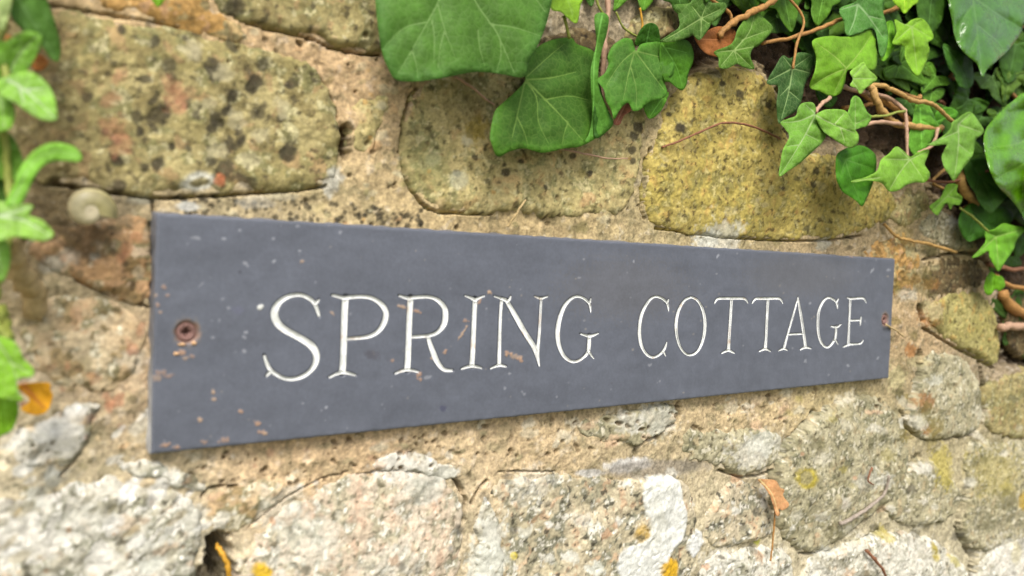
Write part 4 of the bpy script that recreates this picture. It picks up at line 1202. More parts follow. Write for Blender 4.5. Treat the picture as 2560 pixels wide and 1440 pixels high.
for i, (x, y, s_, ro, d, rg) in enumerate([(1905, 0, 70, .3, 4, MID), (1960, -10, 95, -.2, 6, (80, 126, 44)), (2060, -20, 90, .2, 6, MID), (1620, -35, 70, .2, 4, MID), (1690, -25, 80, -.3, 7, DRK), (2540, 110, 110, .2, 2, DRK),
                                          (2480, 190, 80, -.4, 3, (74, 110, 56)), (2530, 190, 70, .3, 4, (86, 120, 50)), (2340, 190, 60, .7, 3, MID), (2250, 160, 80, -.9, 3, MID),
                                          (1560, -20, 50, .5, 3, MID), (1470, -30, 50, -.2, 3, DRK), (2330, -20, 120, .1, 5, DRK), (2270, 250, 60, -.5, 2, DRK), (2330, 230, 56, .2, 2, MID)]):
    ivy_leaf(ivy, x, y, s_, ro, d, rg, 900 + i, tilt=(r2.uniform(-2, 2), 3), vw=3.5)

# --- stems
stem(ivy, [(1795, 92), (1832, 56), (1880, 30), (1930, 4), (1985, -40)], [9, 11, 13, 12, 10], 15, ST_ORG, seed=1)
stem(ivy, [(1905, 108), (2000, 88), (2080, 58), (2130, 36)], 9, 9, ST_ORG, seed=2)
stem(ivy, [(1950, -30), (2008, 45), (1992, 110), (1982, 172)], [10, 14, 15, 15], 6, ST_ORG, seed=3)
stem(ivy, [(2160, 205), (2181, 221), (2192, 255), (2215, 289), (2241, 309), (2297, 318), (2354, 321)], [9, 15, 17, 17, 16, 15, 14], 17, ST_TAN, seed=4, taper=.8)
stem(ivy, [(2170, 213), (2205, 214), (2241, 229), (2279, 250), (2327, 259), (2357, 281), (2386, 309)], [12, 16, 18, 19, 19, 20, 21], 11, ST_TAN, seed=5, taper=.75)
stem(ivy, [(2100, 215), (2150, 228), (2222, 246), (2260, 277), (2266, 311), (2267, 340), (2268, 392)], [8, 9, 12, 19, 21, 22, 23], 11, ST_PNK, seed=6, taper=.6)
stem(ivy, [(2160, 313), (2204, 305), (2252, 311)], [20, 20, 18], 9, ST_PNK, seed=7)
stem(ivy, [(2345, 322), (2330, 364), (2294, 383)], [18, 21, 22], 7, ST_PNK, seed=8)
stem(ivy, [(2241, 229), (2290, 245), (2300, 242)], [12, 12, 11], 9, ST_ORG, seed=9)
stem(ivy, [(2190, 240), (2240, 272), (2270, 300), (2280, 318)], [8, 9, 10, 9], 14, ST_ORG, seed=10)
stem(ivy, [(2396, 425), (2404, 460), (2416, 485), (2440, 506)], [12, 13, 12, 9], 19, ST_TAN, seed=11)
stem(ivy, [(2316, 450), (2372, 455), (2430, 443), (2470, 426)], [9, 12, 15, 18], 6, ST_RED, seed=12)
stem(ivy, [(1522, -30), (1517, 60), (1510, 130), (1504, 262)], [6, 7, 7, 4], 13, ST_PNK, seed=13)
stem(ivy, [(2076, 244), (2050, 264), (2040, 280)], [22, 22, 23], 9, ST_PNK, seed=14)
stem(ivy, [(2500, 818), (2540, 816), (2600, 820)], 6, 16, ST_PNK, seed=15)
stem(ivy, [(2490, 690), (2530, 716), (2600, 722)], 5, 10, ST_ORG, seed=16); stem(ivy, [(2470, 660), (2520, 672), (2600, 670)], 4, 9, ST_RED, seed=17)
stem(ivy, [(2504, 730), (2530, 770), (2600, 800)], 2, 22, ST_ORG, seed=18)
stem(ivy, [(2400, 520), (2435, 545), (2470, 578)], [14, 18, 20], 5, ST_GRN, seed=19)
stem(ivy, [(1410, 40), (1424, 96)], [14, 12], 8, ST_GRN, seed=20); stem(ivy, [(1488, -10), (1500, 22), (1520, 50)], 9, 6, ST_GRN, seed=21)
stem(ivy, [(1540, 30), (1560, 70), (1600, 95)], 7, 5, ST_GRN, seed=22); stem(ivy, [(1600, 20), (1606, 60), (1604, 90)], 8, 5, ST_YEL, seed=23)
stem(ivy, [(2262, 277), (2190, 292), (2150, 282)], [20, 20, 19], 6, ST_GRN, seed=24)
stem(ivy, [(1780, 0), (1822, 30), (1830, 56)], 8, 8, ST_ORG, seed=25); stem(ivy, [(2170, 50), (2240, 20), (2280, 0)], 5, 9, ST_ORG, seed=26)
for i in range(16):
    x, y = r2.uniform(2050, 2560), r2.uniform(0, 480)
    stem(ivy, [(x, y), (x + r2.uniform(-40, 40), y + r2.uniform(10, 40)), (x + r2.uniform(-90, 90), y + r2.uniform(20, 80))], [r2.uniform(-8, 0)] * 3, r2.uniform(5, 11), r2.choice([ST_RED, ST_ORG, ST_TAN]), seed=60 + i)

# --- the leaves one can tell apart
LV = []
def L(*a, **k): leaf(ivy, *a, **k)
# huge leaf
L([(938, 0), (944, 60), (955, 130), (970, 170), (992, 200), (1050, 203), (1120, 192), (1190, 180), (1250, 185), (1310, 193), (1320, 160), (1346, 110), (1366, 60), (1380, 0), (1392, -70), (1320, -130), (1200, -150),
   (1140, -105), (1080, -150), (980, -120), (935, -60)], 22, (84, 130, 64),
  [[(1140, -105), (1094, 8), (1030, 124), (996, 182)], [(1140, -105), (1191, 8), (1244, 86), (1284, 180)], [(1140, -105), (1300, -40), (1370, 40)], [(1094, 8), (1112, 75), (1137, 142)], [(1195, 75), (1199, 120), (1212, 164)],
   [(1140, -105), (1000, -60), (945, 0)], [(1070, 55), (1010, 70), (958, 120)], [(1080, 50), (1086, 100), (1084, 160)], [(1225, 60), (1290, 70), (1350, 90)], [(1250, 100), (1252, 140), (1240, 180)], [(1030, 124), (1040, 160), (1045, 195)],
   [(1112, 75), (1100, 120), (1095, 170)]],
  tilt=(1.5, 2), wav=.02, cup=.03, vein_rgb=(142, 178, 104), vw=6, top=(84, 132, 52), seed=3)
# second large leaf
L([(1313, 199), (1311, 165), (1337, 124), (1375, 101), (1427, 94), (1442, 110), (1486, 131), (1496, 187), (1494, 262), (1480, 330), (1456, 364), (1412, 371), (1356, 382), (1311, 371), (1274, 379), (1244, 392), (1229, 360), (1225, 337),
   (1236, 281), (1255, 259), (1296, 222)], 13, (70, 112, 52),
  [[(1313, 199), (1394, 281), (1456, 350)], [(1313, 199), (1292, 292), (1280, 345)], [(1313, 199), (1375, 195), (1440, 180)], [(1313, 203), (1341, 244), (1346, 305), (1372, 360)], [(1313, 195), (1375, 139), (1410, 110)],
   [(1360, 250), (1420, 240), (1470, 250)], [(1292, 292), (1310, 330), (1320, 362)], [(1420, 305), (1410, 335), (1405, 360)]],
  tilt=(-3, 3.5), wav=.035, vein_rgb=(140, 176, 84), vw=6, top=(86, 138, 40), seed=4)
# narrow folded leaf seen edge on
L([(1487, 38), (1520, 38), (1518, 80), (1506, 120), (1497, 165), (1496, 215), (1512, 260), (1532, 300), (1525, 322), (1490, 346), (1454, 364), (1472, 335), (1480, 280), (1476, 190), (1481, 150), (1491, 105)], 17, (88, 146, 66),
  [[(1505, 40), (1486, 150), (1484, 250), (1480, 340)]], tilt=(6, -1), fold=.3, wav=.03, seed=5)
L([(1496, 205), (1512, 258), (1531, 300), (1524, 322), (1490, 346), (1484, 300), (1488, 250)], 14, (58, 106, 44), [[(1498, 215), (1505, 330)]], tilt=(-6, 0), seed=6)
# toothed leaf and those behind it
L([(1590, 128), (1600, 112), (1622, 106), (1652, 106), (1676, 131), (1686, 156), (1682, 186), (1662, 204), (1668, 235), (1648, 250), (1618, 258), (1602, 274), (1583, 277), (1572, 258), (1560, 262), (1546, 280), (1535, 298), (1528, 275),
   (1514, 248), (1510, 225), (1493, 200), (1512, 183), (1521, 160), (1519, 142), (1529, 117), (1547, 102), (1562, 95), (1580, 100)], 15, (82, 132, 66),
  [[(1587, 127), (1572, 180), (1558, 250)], [(1587, 127), (1630, 185), (1660, 225)], [(1587, 127), (1640, 140), (1678, 150)], [(1587, 127), (1550, 160), (1515, 215)], [(1576, 165), (1590, 220), (1590, 268)]],
  tilt=(-2, 3), wav=.05, fold=.12, vein_rgb=(150, 186, 96), vw=5, top=(96, 158, 50), seed=7)
L([(1652, 106), (1680, 100), (1718, 101), (1733, 128), (1732, 156), (1721, 183), (1716, 212), (1705, 226), (1690, 218), (1675, 206), (1660, 200), (1650, 160)], 10, (76, 130, 40), [[(1655, 110), (1690, 165), (1705, 215)], [(1660, 118), (1718, 132)]],
  tilt=(-4, 2), seed=8, vw=4)
L([(1588, 112), (1595, 85), (1610, 64), (1630, 57), (1645, 68), (1650, 95), (1648, 112), (1615, 116)], 10, (58, 108, 36), [[(1615, 110), (1625, 64)]], tilt=(2, -6), seed=9)
L([(1610, 258), (1650, 236), (1672, 232), (1658, 268), (1642, 288), (1626, 297), (1616, 288)], 8, (98, 160, 66), [[(1660, 240), (1625, 290)]], seed=10)
# star leaves of the middle
L([(1650, 104), (1676, 84), (1698, 66), (1694, 34), (1686, 12), (1722, 8), (1742, -14), (1770, 6), (1812, 7), (1815, 24), (1792, 48), (1778, 60), (1768, 78), (1748, 101), (1733, 88), (1720, 94), (1686, 104)], 15, (78, 118, 58),
  [[(1753, 46), (1700, 78), (1654, 104)], [(1753, 46), (1752, 96)], [(1753, 46), (1730, 16)], [(1753, 46), (1800, 24)], [(1753, 46), (1776, 62)], [(1753, 46), (1766, 12)]], tilt=(2, 1), vein_rgb=PV, vw=4.5, seed=11)
L([(1786, 129), (1829, 109), (1843, 76), (1858, 53), (1881, 29), (1911, 46), (1933, 70), (1921, 90), (1895, 115), (1883, 120), (1876, 142), (1886, 172), (1858, 168), (1842, 160), (1819, 171), (1798, 168), (1796, 145)], 14, (92, 138, 60),
  [[(1835, 126), (1872, 82), (1885, 40)], [(1835, 126), (1895, 115)], [(1835, 126), (1790, 131)], [(1835, 126), (1803, 164)], [(1835, 126), (1880, 170)], [(1835, 126), (1846, 158)], [(1855, 100), (1920, 76)]], tilt=(-2, 2), vein_rgb=PV, vw=4.5, seed=12)
L([(1917, 203), (1937, 169), (1956, 139), (1975, 146), (1997, 131), (2031, 138), (2036, 161), (2027, 186), (2012, 212), (2005, 247), (1990, 278), (1962, 294), (1947, 309), (1941, 262), (1945, 217), (1924, 212)], 15, (64, 102, 62),
  [[(1981, 171), (1972, 228), (1954, 296)], [(1981, 171), (1920, 203)], [(1981, 171), (2030, 184)], [(1981, 171), (1958, 142)], [(1981, 171), (2022, 142)], [(1974, 215), (1950, 240)], [(1972, 228), (1998, 250)]], tilt=(-2, 3), vein_rgb=(170, 200, 130), vw=5, seed=13)
# bright lime leaves
L([(2031, 102), (2072, 90), (2105, 92), (2128, 90), (2150, 81), (2186, 73), (2189, 112), (2193, 140), (2188, 172), (2160, 176), (2120, 176), (2112, 208), (2100, 234), (2076, 241), (2052, 229), (2024, 217), (2036, 180), (2040, 142)], 21, LIME,
  [[(2116, 171), (2085, 140), (2036, 104)], [(2116, 171), (2150, 130), (2184, 78)], [(2116, 171), (2070, 190), (2028, 217)], [(2116, 171), (2098, 205), (2084, 236)]], tilt=(1, 4), fold=.2, vein_rgb=(176, 206, 100), vw=4, seed=14)
L([(2125, 180), (2142, 166), (2159, 155), (2170, 172), (2193, 195), (2178, 211), (2165, 220), (2151, 235), (2140, 221), (2125, 214), (2132, 198)], 26, (142, 194, 98), [[(2127, 197), (2188, 196)], [(2127, 197), (2159, 162)], [(2127, 197), (2150, 230)]], vein_rgb=(186, 216, 140), vw=4, tilt=(2, 2), seed=15)
L([(2099, 22), (2140, 4), (2150, -20), (2206, -6), (2208, 30), (2216, 60), (2220, 94), (2214, 132), (2200, 140), (2186, 74), (2150, 82), (2117, 88), (2110, 56)], 15, (88, 146, 80), [[(2144, 11), (2170, 40), (2206, 92)], [(2144, 11), (2136, 50), (2122, 84)], [(2144, 11), (2104, 24)], [(2170, 40), (2212, 50)]],
  vein_rgb=(176, 210, 150), vw=6, tilt=(0, 3), seed=16)
L([(2214, 58), (2234, 56), (2238, 110), (2212, 152), (2198, 138), (2220, 95)], 14, (112, 178, 54), [[(2225, 60), (2212, 145)]], tilt=(2, 4), seed=17)
L([(2237, 49), (2262, 61), (2280, 49), (2305, 46), (2324, 67), (2334, 94), (2320, 107), (2324, 127), (2313, 161), (2294, 190), (2275, 169), (2262, 142), (2260, 116), (2231, 109), (2241, 82)], 22, (134, 190, 62),
  [[(2279, 67), (2286, 120), (2293, 182)], [(2279, 67), (2236, 104)], [(2279, 67), (2240, 53)], [(2279, 67), (2328, 94)], [(2279, 67), (2304, 50)]], fold=.12, tilt=(0, 4), vein_rgb=(176, 212, 110), vw=5, seed=18)
L([(2228, -30), (2290, -30), (2296, 4), (2282, 14), (2262, 34), (2250, 22), (2232, 2)], 18, (142, 196, 52), [[(2260, -30), (2262, 30)]], tilt=(0, 5), seed=19)
# large glossy leaves at the right
L([(2370, -50), (2372, 10), (2380, 50), (2388, 96), (2410, 131), (2440, 157), (2450, 178), (2457, 194), (2466, 176), (2480, 163), (2522, 124), (2552, 82), (2564, 49), (2610, 0), (2560, -70), (2450, -80)], 17, (74, 128, 56),
  [[(2420, -60), (2434, 10), (2444, 90), (2456, 186)], [(2430, -10), (2500, 40), (2550, 70)], [(2434, 10), (2400, 60), (2396, 100)], [(2440, 60), (2490, 100), (2510, 125)], [(2444, 90), (2424, 130)]],
  tilt=(1, 6), fold=.16, wav=.04, mat=MAT_GLOSS, vein_rgb=(110, 160, 72), vw=6, top=(86, 140, 30), seed=20)
L([(2357, 112), (2382, 118), (2410, 135), (2429, 152), (2434, 196), (2430, 214), (2417, 222), (2396, 214), (2384, 185), (2370, 166)], 9, (62, 110, 46), [[(2362, 116), (2400, 165), (2420, 216)]], tilt=(-3, 3), seed=21, vw=3)
L([(2570, 232), (2535, 250), (2504, 277), (2480, 302), (2464, 324), (2459, 356), (2470, 412), (2492, 461), (2534, 506), (2560, 545), (2590, 600), (2640, 570), (2700, 480), (2720, 360), (2680, 260)], 30, (88, 148, 16),
  [[(2690, 240), (2600, 360), (2560, 440), (2560, 540)], [(2620, 330), (2540, 360), (2470, 370)], [(2580, 400), (2520, 430), (2490, 450)], [(2660, 280), (2580, 270), (2520, 280)]], tilt=(-5, 2), wav=.10, cup=.08, mat=MAT_GLOSS, vein_rgb=(130, 180, 60), vw=5, seed=22)
# trio in front of the yellow stone
L([(1951, 306), (1972, 296), (1990, 289), (1994, 272), (2005, 258), (2031, 256), (2040, 272), (2039, 287), (2060, 315), (2066, 337), (2054, 358), (2035, 376), (1997, 410), (1970, 428), (1948, 441), (1951, 408), (1957, 375), (1973, 342), (1962, 322)], 26, (118, 172, 84),
  [[(2039, 285), (2014, 335), (1980, 392), (1950, 438)], [(2039, 285), (1995, 303), (1953, 306)], [(2039, 285), (2014, 262)], [(2014, 335), (2046, 352)], [(1998, 362), (1968, 366)]], tilt=(1, 3), vein_rgb=(190, 216, 150), vw=5, seed=23)
L([(2039, 289), (2055, 277), (2074, 273), (2112, 276), (2128, 300), (2137, 322), (2147, 340), (2143, 360), (2126, 370), (2098, 357), (2080, 345), (2060, 330), (2046, 310)], 29, (124, 178, 84), [[(2042, 290), (2085, 312), (2136, 332)], [(2085, 312), (2110, 284)], [(2100, 318), (2112, 356)]], tilt=(1, 2), vein_rgb=(196, 220, 150), vw=5, seed=24)
L([(2125, 262), (2128, 248), (2137, 239), (2150, 246), (2160, 264), (2168, 280), (2179, 292), (2168, 314), (2150, 320), (2136, 324), (2128, 314), (2116, 300)], 27, (120, 180, 84), [[(2138, 322), (2138, 244)], [(2138, 310), (2172, 294)]], vein_rgb=(180, 212, 130), vw=4, seed=25)
L([(2091, 390), (2108, 374), (2129, 366), (2148, 363), (2164, 367), (2178, 376), (2190, 392), (2189, 431), (2178, 469), (2166, 496), (2155, 516), (2138, 500), (2110, 482), (2098, 466), (2090, 440)], 24, (72, 136, 40), [[(2113, 399), (2125, 440), (2152, 508)], [(2113, 399), (2165, 380)], [(2113, 399), (2178, 420)], [(2113, 399), (2098, 450)]],
  tilt=(-3, 3), fold=.1, vein_rgb=(112, 168, 70), vw=4, seed=26)
L([(2130, 451), (2160, 444), (2192, 427), (2202, 400), (2222, 384), (2241, 366), (2262, 380), (2276, 392), (2296, 380), (2322, 374), (2316, 398), (2312, 412), (2325, 436), (2312, 456), (2290, 456), (2267, 462), (2246, 476), (2222, 478), (2204, 458), (2170, 452), (2132, 457)], 28, (128, 182, 80),
  [[(2275, 399), (2250, 430), (2224, 474)], [(2275, 399), (2205, 398)], [(2275, 399), (2244, 370)], [(2275, 399), (2318, 378)], [(2275, 399), (2310, 450)], [(2200, 444), (2132, 454)]], tilt=(0, 3), vein_rgb=(192, 220, 140), vw=4.5, seed=27)
L([(2395, 296), (2408, 286), (2427, 280), (2447, 304), (2460, 330), (2440, 349), (2436, 370), (2430, 390), (2406, 424), (2385, 452), (2372, 436), (2361, 420), (2354, 394), (2360, 376), (2366, 362), (2342, 364), (2318, 362), (2350, 345), (2374, 325), (2380, 306)], 30, (118, 170, 84),
  [[(2395, 311), (2396, 360), (2386, 444)], [(2395, 311), (2452, 330)], [(2395, 311), (2426, 284)], [(2392, 330), (2324, 361)], [(2396, 360), (2426, 385)]], tilt=(0, 2), vein_rgb=(184, 212, 140), vw=5, seed=28)
L([(2270, 350), (2282, 300), (2290, 262), (2320, 262), (2340, 300), (2352, 330), (2330, 350), (2310, 385), (2290, 390), (2276, 376)], 16, (104, 168, 70), [[(2300, 270), (2305, 380)], [(2300, 300), (2345, 325)]], tilt=(0, 2), seed=29)
L([(2335, 300), (2345, 275), (2375, 268), (2396, 282), (2388, 296), (2360, 300), (2348, 325)], 14, (84, 150, 44), [[(2340, 305), (2388, 284)]], seed=30)
L([(2324, 518), (2338, 504), (2352, 492), (2360, 474), (2370, 460), (2394, 462), (2392, 480), (2406, 492), (2400, 512), (2384, 512), (2376, 524), (2366, 508), (2352, 528), (2342, 538)], 16, (118, 172, 74), [[(2368, 490), (2330, 526)], [(2368, 490), (2390, 464)], [(2368, 490), (2402, 500)]], vein_rgb=(170, 206, 120), vw=4, seed=31)
L([(2408, 412), (2430, 398), (2462, 396), (2474, 420), (2498, 450), (2522, 482), (2512, 498), (2492, 520), (2474, 534), (2450, 510), (2436, 480), (2420, 455)], 18, (74, 122, 62), [[(2425, 405), (2462, 460), (2484, 524)], [(2450, 440), (2512, 486)], [(2448, 440), (2438, 484)]], tilt=(0, 3), vein_rgb=(110, 154, 88), vw=4, seed=32)
L([(2396, 552), (2410, 520), (2440, 505), (2480, 512), (2520, 520), (2534, 545), (2510, 570), (2480, 590), (2450, 596), (2422, 604), (2404, 585)], 12, (64, 116, 42), [[(2430, 515), (2460, 555), (2500, 570)], [(2440, 530), (2420, 595)]], tilt=(0, 2), vein_rgb=(92, 140, 66), vw=4, seed=33)
L([(2430, 644), (2450, 622), (2464, 602), (2462, 580), (2486, 572), (2508, 558), (2534, 564), (2564, 570), (2552, 588), (2541, 602), (2534, 624), (2516, 650), (2497, 678), (2486, 664), (2474, 644), (2470, 628), (2450, 640)], 20, (112, 178, 60),
  [[(2490, 592), (2494, 640), (2496, 672)], [(2490, 592), (2436, 641)], [(2490, 592), (2556, 574)], [(2490, 592), (2470, 582)]], tilt=(0, 3), vein_rgb=(176, 212, 110), vw=4.5, seed=34)
L([(2460, 716), (2466, 694), (2478, 678), (2490, 688), (2506, 692), (2513, 714), (2500, 728), (2488, 724), (2476, 738), (2464, 734)], 13, (104, 166, 34), [[(2484, 684), (2480, 730)]], vw=3, seed=35)
L([(1376, -20), (1456, -20), (1450, 18), (1446, 50), (1438, 58), (1420, 46), (1402, 30), (1378, 22)], 16, (130, 176, 62), [[(1412, -20), (1436, 54)]], tilt=(0, 4), vein_rgb=(150, 190, 80), vw=4, seed=36)
L([(2040, 225), (2080, 238), (2094, 246), (2076, 270), (2050, 256)], 8, (58, 106, 30), [[(2045, 228), (2080, 262)]], seed=37)
L([(2440, 705), (2480, 745), (2560, 760), (2560, 800), (2500, 790)], 0, (58, 90, 40), [[(2445, 710), (2550, 780)]], seed=38)
for i, (x, y, s_, ro, d) in enumerate([(2530, 740, 60, -.4, 0), (2535, 820, 55, .5, -1), (2590, 880, 60, -.3, 0), (2520, 640, 60, .9, -3)]):
    ivy_leaf(ivy, x, y, s_, ro, d, (62, 98, 40), 950 + i, tilt=(2, 3), vw=3)
L([(375, -20), (415, -20), (408, 6), (396, 17), (384, 8)], 14, (120, 176, 44), [[(395, -20), (396, 14)]], seed=39)

# ------------------------------------------------------------------ the near sprig at the left edge
sprig = empty('ivy_sprig', tuple(at(10.0, 400.0, -.03)), 'blurred sprig of bright green leaves at the left edge beside the spotted stone', 'plant')
def S(*a, **k): leaf(sprig, *a, **k)
PVL = (206, 226, 170)
S([(20, -60), (95, -40), (125, 20), (142, 70), (152, 115), (147, 152), (128, 146), (100, 110), (50, 70), (25, 30)], 20, (78, 122, 58), [[(30, -40), (70, 40), (140, 145)]], tilt=(-4, 2), fold=.1, vein_rgb=(120, 160, 90), vw=7, seed=50)
S([(-60, -40), (20, -40), (30, 0), (18, 50), (6, 74), (-30, 60), (-60, 20)], 34, (178, 206, 166), [[(-20, -40), (5, 65)]], vw=6, seed=51)
S([(-20, 118), (20, 100), (50, 82), (80, 78), (103, 90), (103, 112), (88, 145), (66, 180), (40, 205), (-20, 210)], 30, (128, 184, 88), [[(20, 200), (45, 140), (92, 90)]], tilt=(0, -3), vein_rgb=PVL, vw=8, seed=52)
S([(-10, 208), (30, 186), (70, 178), (108, 198), (134, 236), (143, 282), (140, 300), (110, 300), (76, 284), (40, 258), (5, 240)], 34, (140, 194, 98), [[(20, 200), (70, 232), (136, 294)], [(60, 225), (110, 222)], [(50, 222), (60, 260)]], tilt=(0, 5), fold=-.1, vein_rgb=(220, 234, 200), vw=9, seed=53)
S([(-40, 240), (10, 240), (36, 270), (34, 305), (14, 328), (-40, 320)], 30, (138, 196, 92), [[(0, 240), (12, 320)]], vein_rgb=PVL, vw=7, seed=54)
S([(-40, 338), (20, 332), (48, 372), (60, 410), (56, 440), (20, 450), (-40, 440)], 24, (104, 152, 66), [[(0, 335), (40, 440)]], vein_rgb=(140, 186, 100), vw=6, seed=55)
S([(14, 512), (34, 462), (52, 418), (84, 378), (130, 357), (184, 366), (205, 392), (196, 404), (150, 402), (112, 412), (88, 440), (70, 478), (50, 512)], 36, (132, 194, 88), [[(30, 510), (80, 410), (140, 378), (195, 392)]], tilt=(2, 2), fold=.25, vein_rgb=(176, 216, 130), vw=6, seed=56)
S([(-30, 508), (40, 510), (82, 514), (74, 538), (108, 552), (134, 584), (118, 600), (86, 602), (40, 592), (-30, 604)], 38, (150, 200, 110), [[(-10, 540), (60, 552), (126, 590)], [(0, 540), (78, 518)]], tilt=(0, 4), vein_rgb=(220, 234, 200), vw=9, seed=57)
S([(-40, 590), (10, 596), (26, 630), (22, 672), (2, 704), (-40, 690)], 34, (140, 196, 104), [[(-10, 596), (4, 690)]], vein_rgb=PVL, vw=6, seed=58)
S([(-40, 848), (20, 846), (46, 866), (58, 894), (84, 924), (80, 942), (50, 946), (40, 968), (58, 1000), (30, 1000), (-40, 980)], 34, (150, 208, 86), [[(-10, 850), (30, 910), (48, 990)], [(26, 905), (80, 936)]], vein_rgb=PVL, vw=7, seed=59)
S([(-40, 930), (14, 940), (44, 1004), (42, 1050), (20, 1082), (-40, 1086)], 28, (124, 180, 52), [[(0, 940), (20, 1075)]], vw=6, seed=60)
S([(-40, 450), (14, 452), (28, 480), (20, 520), (-40, 520)], 22, (70, 110, 50), [[(0, 452), (10, 515)]], seed=61)
stem(sprig, [(22, 590), (36, 640), (58, 690), (84, 735), (96, 784)], [24, 20, 14, 8, 3], [26], ST_STRAW, seed=40) if False else stem(sprig, [(22, 590), (36, 640), (58, 690), (84, 735), (94, 784)], [24, 20, 14, 8, 3], 38, ST_STRAW, seed=40, taper=1.25)
stem(sprig, [(4, 770), (10, 810), (22, 850)], [18, 24, 30], 22, ST_GRN, seed=41)
stem(sprig, [(40, 590), (30, 520), (20, 440), (10, 300), (20, 205)], [30, 28, 24, 26, 30], 16, ST_GRN, seed=42)
stem(sprig, [(22, 850), (-20, 780), (0, 700), (22, 596)], [30, 28, 26, 26], 16, ST_GRN, seed=43)
stem(sprig, [(20, 205), (0, 100), (30, -40)], [30, 26, 24], 16, ST_GRN, seed=44)


# ------------------------------------------------------------------ loose things on the wall
def loose(name, ol, d, rgb, label, cat, stalk=None, stalk_w=6, smat=None, **kw):
    c = np.array(ol, float).mean(0)
    e = empty(name, tuple(at(c[0], c[1], -d / 1000)), label, cat)
    leaf(e, ol, d, rgb, mat=MAT_DRY, name='leaf_blade', **kw)
    if stalk:
        stem(e, stalk, d - 1, stalk_w, smat or ST_ORG, name='stalk')
    return e


loose('dead_leaf', [(1895, 1199), (1918, 1198), (1940, 1202), (1950, 1219), (1961, 1224), (1958, 1240), (1973, 1262), (1957, 1276), (1946, 1272), (1950, 1286), (1942, 1290), (1934, 1268), (1925, 1240), (1910, 1216)], 9, (226, 168, 116),
      'small dry orange-brown leaf hanging by its stalk on the pale stones under the slate', 'dead leaf', [(1938, 1272), (1935, 1320), (1930, 1372), (1926, 1402)], 4, ST_ORG, veins=[[(1900, 1200), (1930, 1235), (1944, 1280)]], tilt=(4, 3), wav=.08, seed=70)
loose('dead_leaf', [(1736, 92), (1762, 80), (1796, 66), (1838, 78), (1832, 112), (1812, 136), (1788, 142), (1758, 128)], 9, (178, 112, 58), 'curled rusty brown dead leaf tucked behind the star shaped ivy leaves', 'dead leaf',
      veins=[[(1742, 98), (1820, 100)]], tilt=(1, 4), wav=.06, seed=71)
loose('dead_leaf', [(44, 968), (70, 958), (122, 957), (126, 975), (132, 990), (118, 1028), (86, 1038), (52, 1022), (74, 1000)], 12, (232, 170, 34), 'yellow dead leaf with a brown middle beside the left edge sprig', 'dead leaf',
      veins=[[(60, 965), (110, 1020)]], tilt=(2, 2), cup=-.2, wav=.06, seed=72, vein_rgb=(200, 120, 50), vw=24)
loose('dead_leaf', [(76, 150), (92, 136), (112, 142), (120, 158), (104, 176), (84, 172)], 14, (220, 140, 74), 'small orange dead leaf behind the topmost left edge leaves', 'dead leaf', veins=[[(80, 155), (115, 160)]], cup=.2, seed=73)
loose('dead_leaf', [(1556, 254), (1572, 257), (1577, 276), (1560, 290), (1549, 312), (1534, 308), (1546, 284)], 5, (206, 136, 112), 'pink dry leaf scrap below the toothed ivy leaf', 'dead leaf', veins=[[(1566, 256), (1540, 308)]], tilt=(3, 2), wav=.1, seed=74)
loose('dead_leaf', [(-30, 88), (10, 84), (34, 96), (30, 110), (0, 116), (-30, 112)], 12, (205, 140, 80), 'tan dead leaf at the edge of the photo beneath the palest leaf', 'dead leaf', veins=[[(-20, 100), (30, 100)]], seed=75)


def twig(pts, d, wpx, mat, label, cat='twig', name='twig', seed=0, taper=.6):
    o = stem(None, pts, d, wpx, mat, name=name, seed=seed, taper=taper)
    return tag(o, label, cat)


twig([(1268, 566), (1288, 540), (1300, 520), (1314, 500)], [5, 8, 9, 8], 7, ST_STRAW, 'pale straw leaning on the middle stone above the slate', 'straw', 'straw', 80)
twig([(1655, 368), (1700, 352), (1750, 330), (1812, 307), (1880, 316), (1950, 346)], [3, 4.5, 5.5, 6, 5.5, 4], 5, ST_RED, 'thin reddish tendril arching across the yellow stone', 'tendril', 'dry_tendril', 81, 1)
twig([(1136, 190), (1180, 218), (1210, 244), (1236, 262)], [6, 7, 7, 6], 7, ST_PNK, 'pinkish dry tendril on the middle stone under the huge ivy leaf', 'tendril', 'dry_tendril', 82)
twig([(2165, 1375), (2186, 1398), (2208, 1425), (2216, 1450)], [5, 8, 9, 8], 8, ST_RED, 'short dark red twig lying on the bottom white stone', 'twig', 'twig', 83)
twig([(2100, 1310), (2140, 1290), (2180, 1262), (2212, 1232), (2222, 1190)], [6, 6, 4, 4, 6], 9, simple_mat('grey_root', (176, 162, 148), .8, .25, 500, .4), 'thin grey root crossing the joint between the grey lower right stones', 'root', 'dry_root', 84)
twig([(2180, 1170), (2170, 1200), (2184, 1212)], [7, 7, 6], 5, ST_RED, 'tiny dark rootlet on the large grey stone below the slate', 'root', 'dry_root', 85)
twig([(540, 1362), (556, 1385), (570, 1415), (574, 1470)], [-3, -1, 0, -2], 12, ST_YEL, 'yellow dry stalk curving in the dark gap at the bottom', 'stalk', 'dry_stalk', 86, 1)
twig([(1400, 372), (1470, 386), (1520, 396), (1568, 396)], [6, 6.5, 6.5, 5.5], 5, ST_PNK, 'faint pink tendril on the middle stone below the second large ivy leaf', 'tendril', 'dry_tendril', 87)
twig([(2210, 560), (2240, 590), (2270, 600), (2320, 610), (2390, 630)], [3, 4, 4, 4.5, 4], 7, ST_TAN, 'tan woody root running over the rubble at the top right corner of the slate', 'root', 'dry_root', 88, 1)
twig([(2215, 812), (2240, 826), (2260, 842)], [8, 5, 3], 5, ST_STRAW, 'pale straw wisp by the far screw of the slate', 'straw', 'straw', 89)

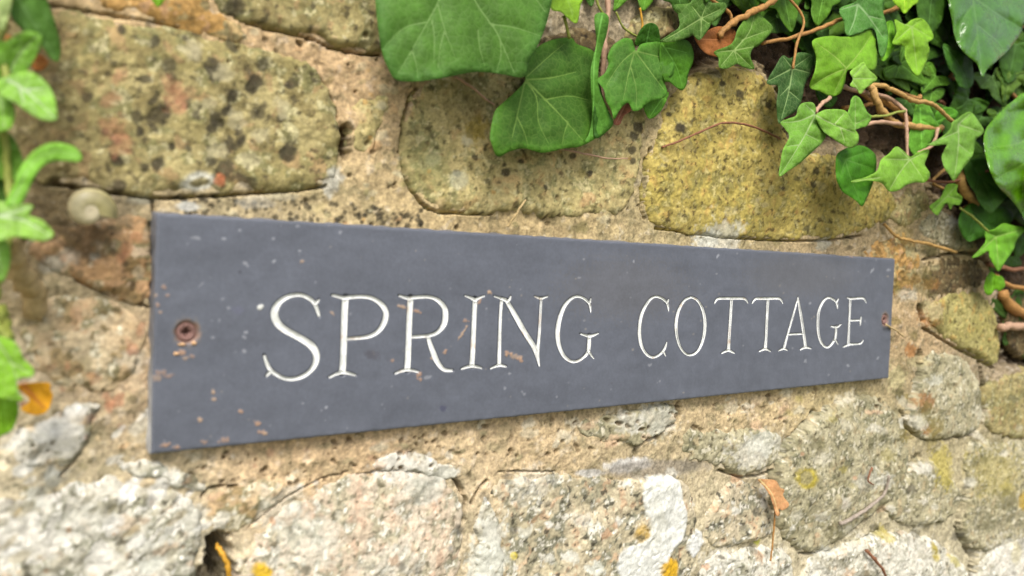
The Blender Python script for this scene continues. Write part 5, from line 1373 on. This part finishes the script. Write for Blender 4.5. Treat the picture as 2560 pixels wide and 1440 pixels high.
# ------------------------------------------------------------------ snail shell
cs = at(216.0, 523.0, -.0105)
mm = float(np.linalg.norm(cs - CAM) / FOC)       # metres per pixel
Ax = at(226.0, 528.0, -.02) - cs
turns = 3.1; nt_, ns_ = 130, 20
V = []; colr = []
fwd = (CAM - cs) / np.linalg.norm(CAM - cs)
rgt_ = R[:, 0]
ax = fwd * .9 + rgt_ * .32 - np.array([0, 0, .2]); ax /= np.linalg.norm(ax)
e1 = np.cross(np.array([0, 0, 1.0]), ax); e1 /= np.linalg.norm(e1)
e2 = np.cross(ax, e1)
Rmax = 60 * mm
for i in range(nt_):
    u = i / (nt_ - 1)
    ph = turns * 2 * math.pi * (1 - u)           # phase back from the mouth
    sc0 = math.exp(-.125 * ph) * (1 + .10 * sstep(.92, 1, np.array(u)))
    th = ph + math.radians(-14)                  # clockwise as seen
    cr = Rmax * .46 * sc0
    tr = Rmax * .54 * sc0
    cen_ = cs + cr * (math.cos(th) * e1 + math.sin(th) * e2) + ax * Rmax * (.5 * (1 - sc0))
    rad = math.cos(th) * e1 + math.sin(th) * e2
    for k in range(ns_):
        a = 2 * math.pi * k / ns_
        V.append(cen_ + tr * (math.cos(a) * rad + 1.0 * math.sin(a) * ax))
        gr = .5 + .5 * math.sin(u * 190)
        band = math.exp(-((a - .9) / .35) ** 2)
        inner = sc0
        c_out = lin((190, 180, 126), ALB); c_in = lin((255, 240, 204), ALB)
        t = float(np.clip((inner - .4) / .5, 0, 1))
        cc = c_in * (1 - t) + c_out * t
        cc = cc * (1 - .32 * band * t) * (.93 + .1 * gr)
        colr.append(cc)
F = []
for i in range(nt_ - 1):
    for k in range(ns_):
        F.append((i * ns_ + k, i * ns_ + (k + 1) % ns_, (i + 1) * ns_ + (k + 1) % ns_, (i + 1) * ns_ + k))
F.append(tuple(range(ns_)))
shell_m, n, l, b = new_mat('snail_shell')
at_ = n.new('ShaderNodeAttribute'); at_.attribute_name = 'Col'
l.new(at_.outputs['Color'], b.inputs['Base Color']); b.inputs['Roughness'].default_value = .42
sh = mesh('snail_shell', V, F, shell_m, None, np.array(colr))
tag(sh, 'olive and cream snail shell stuck to the wall at the top left of the slate', 'snail shell')
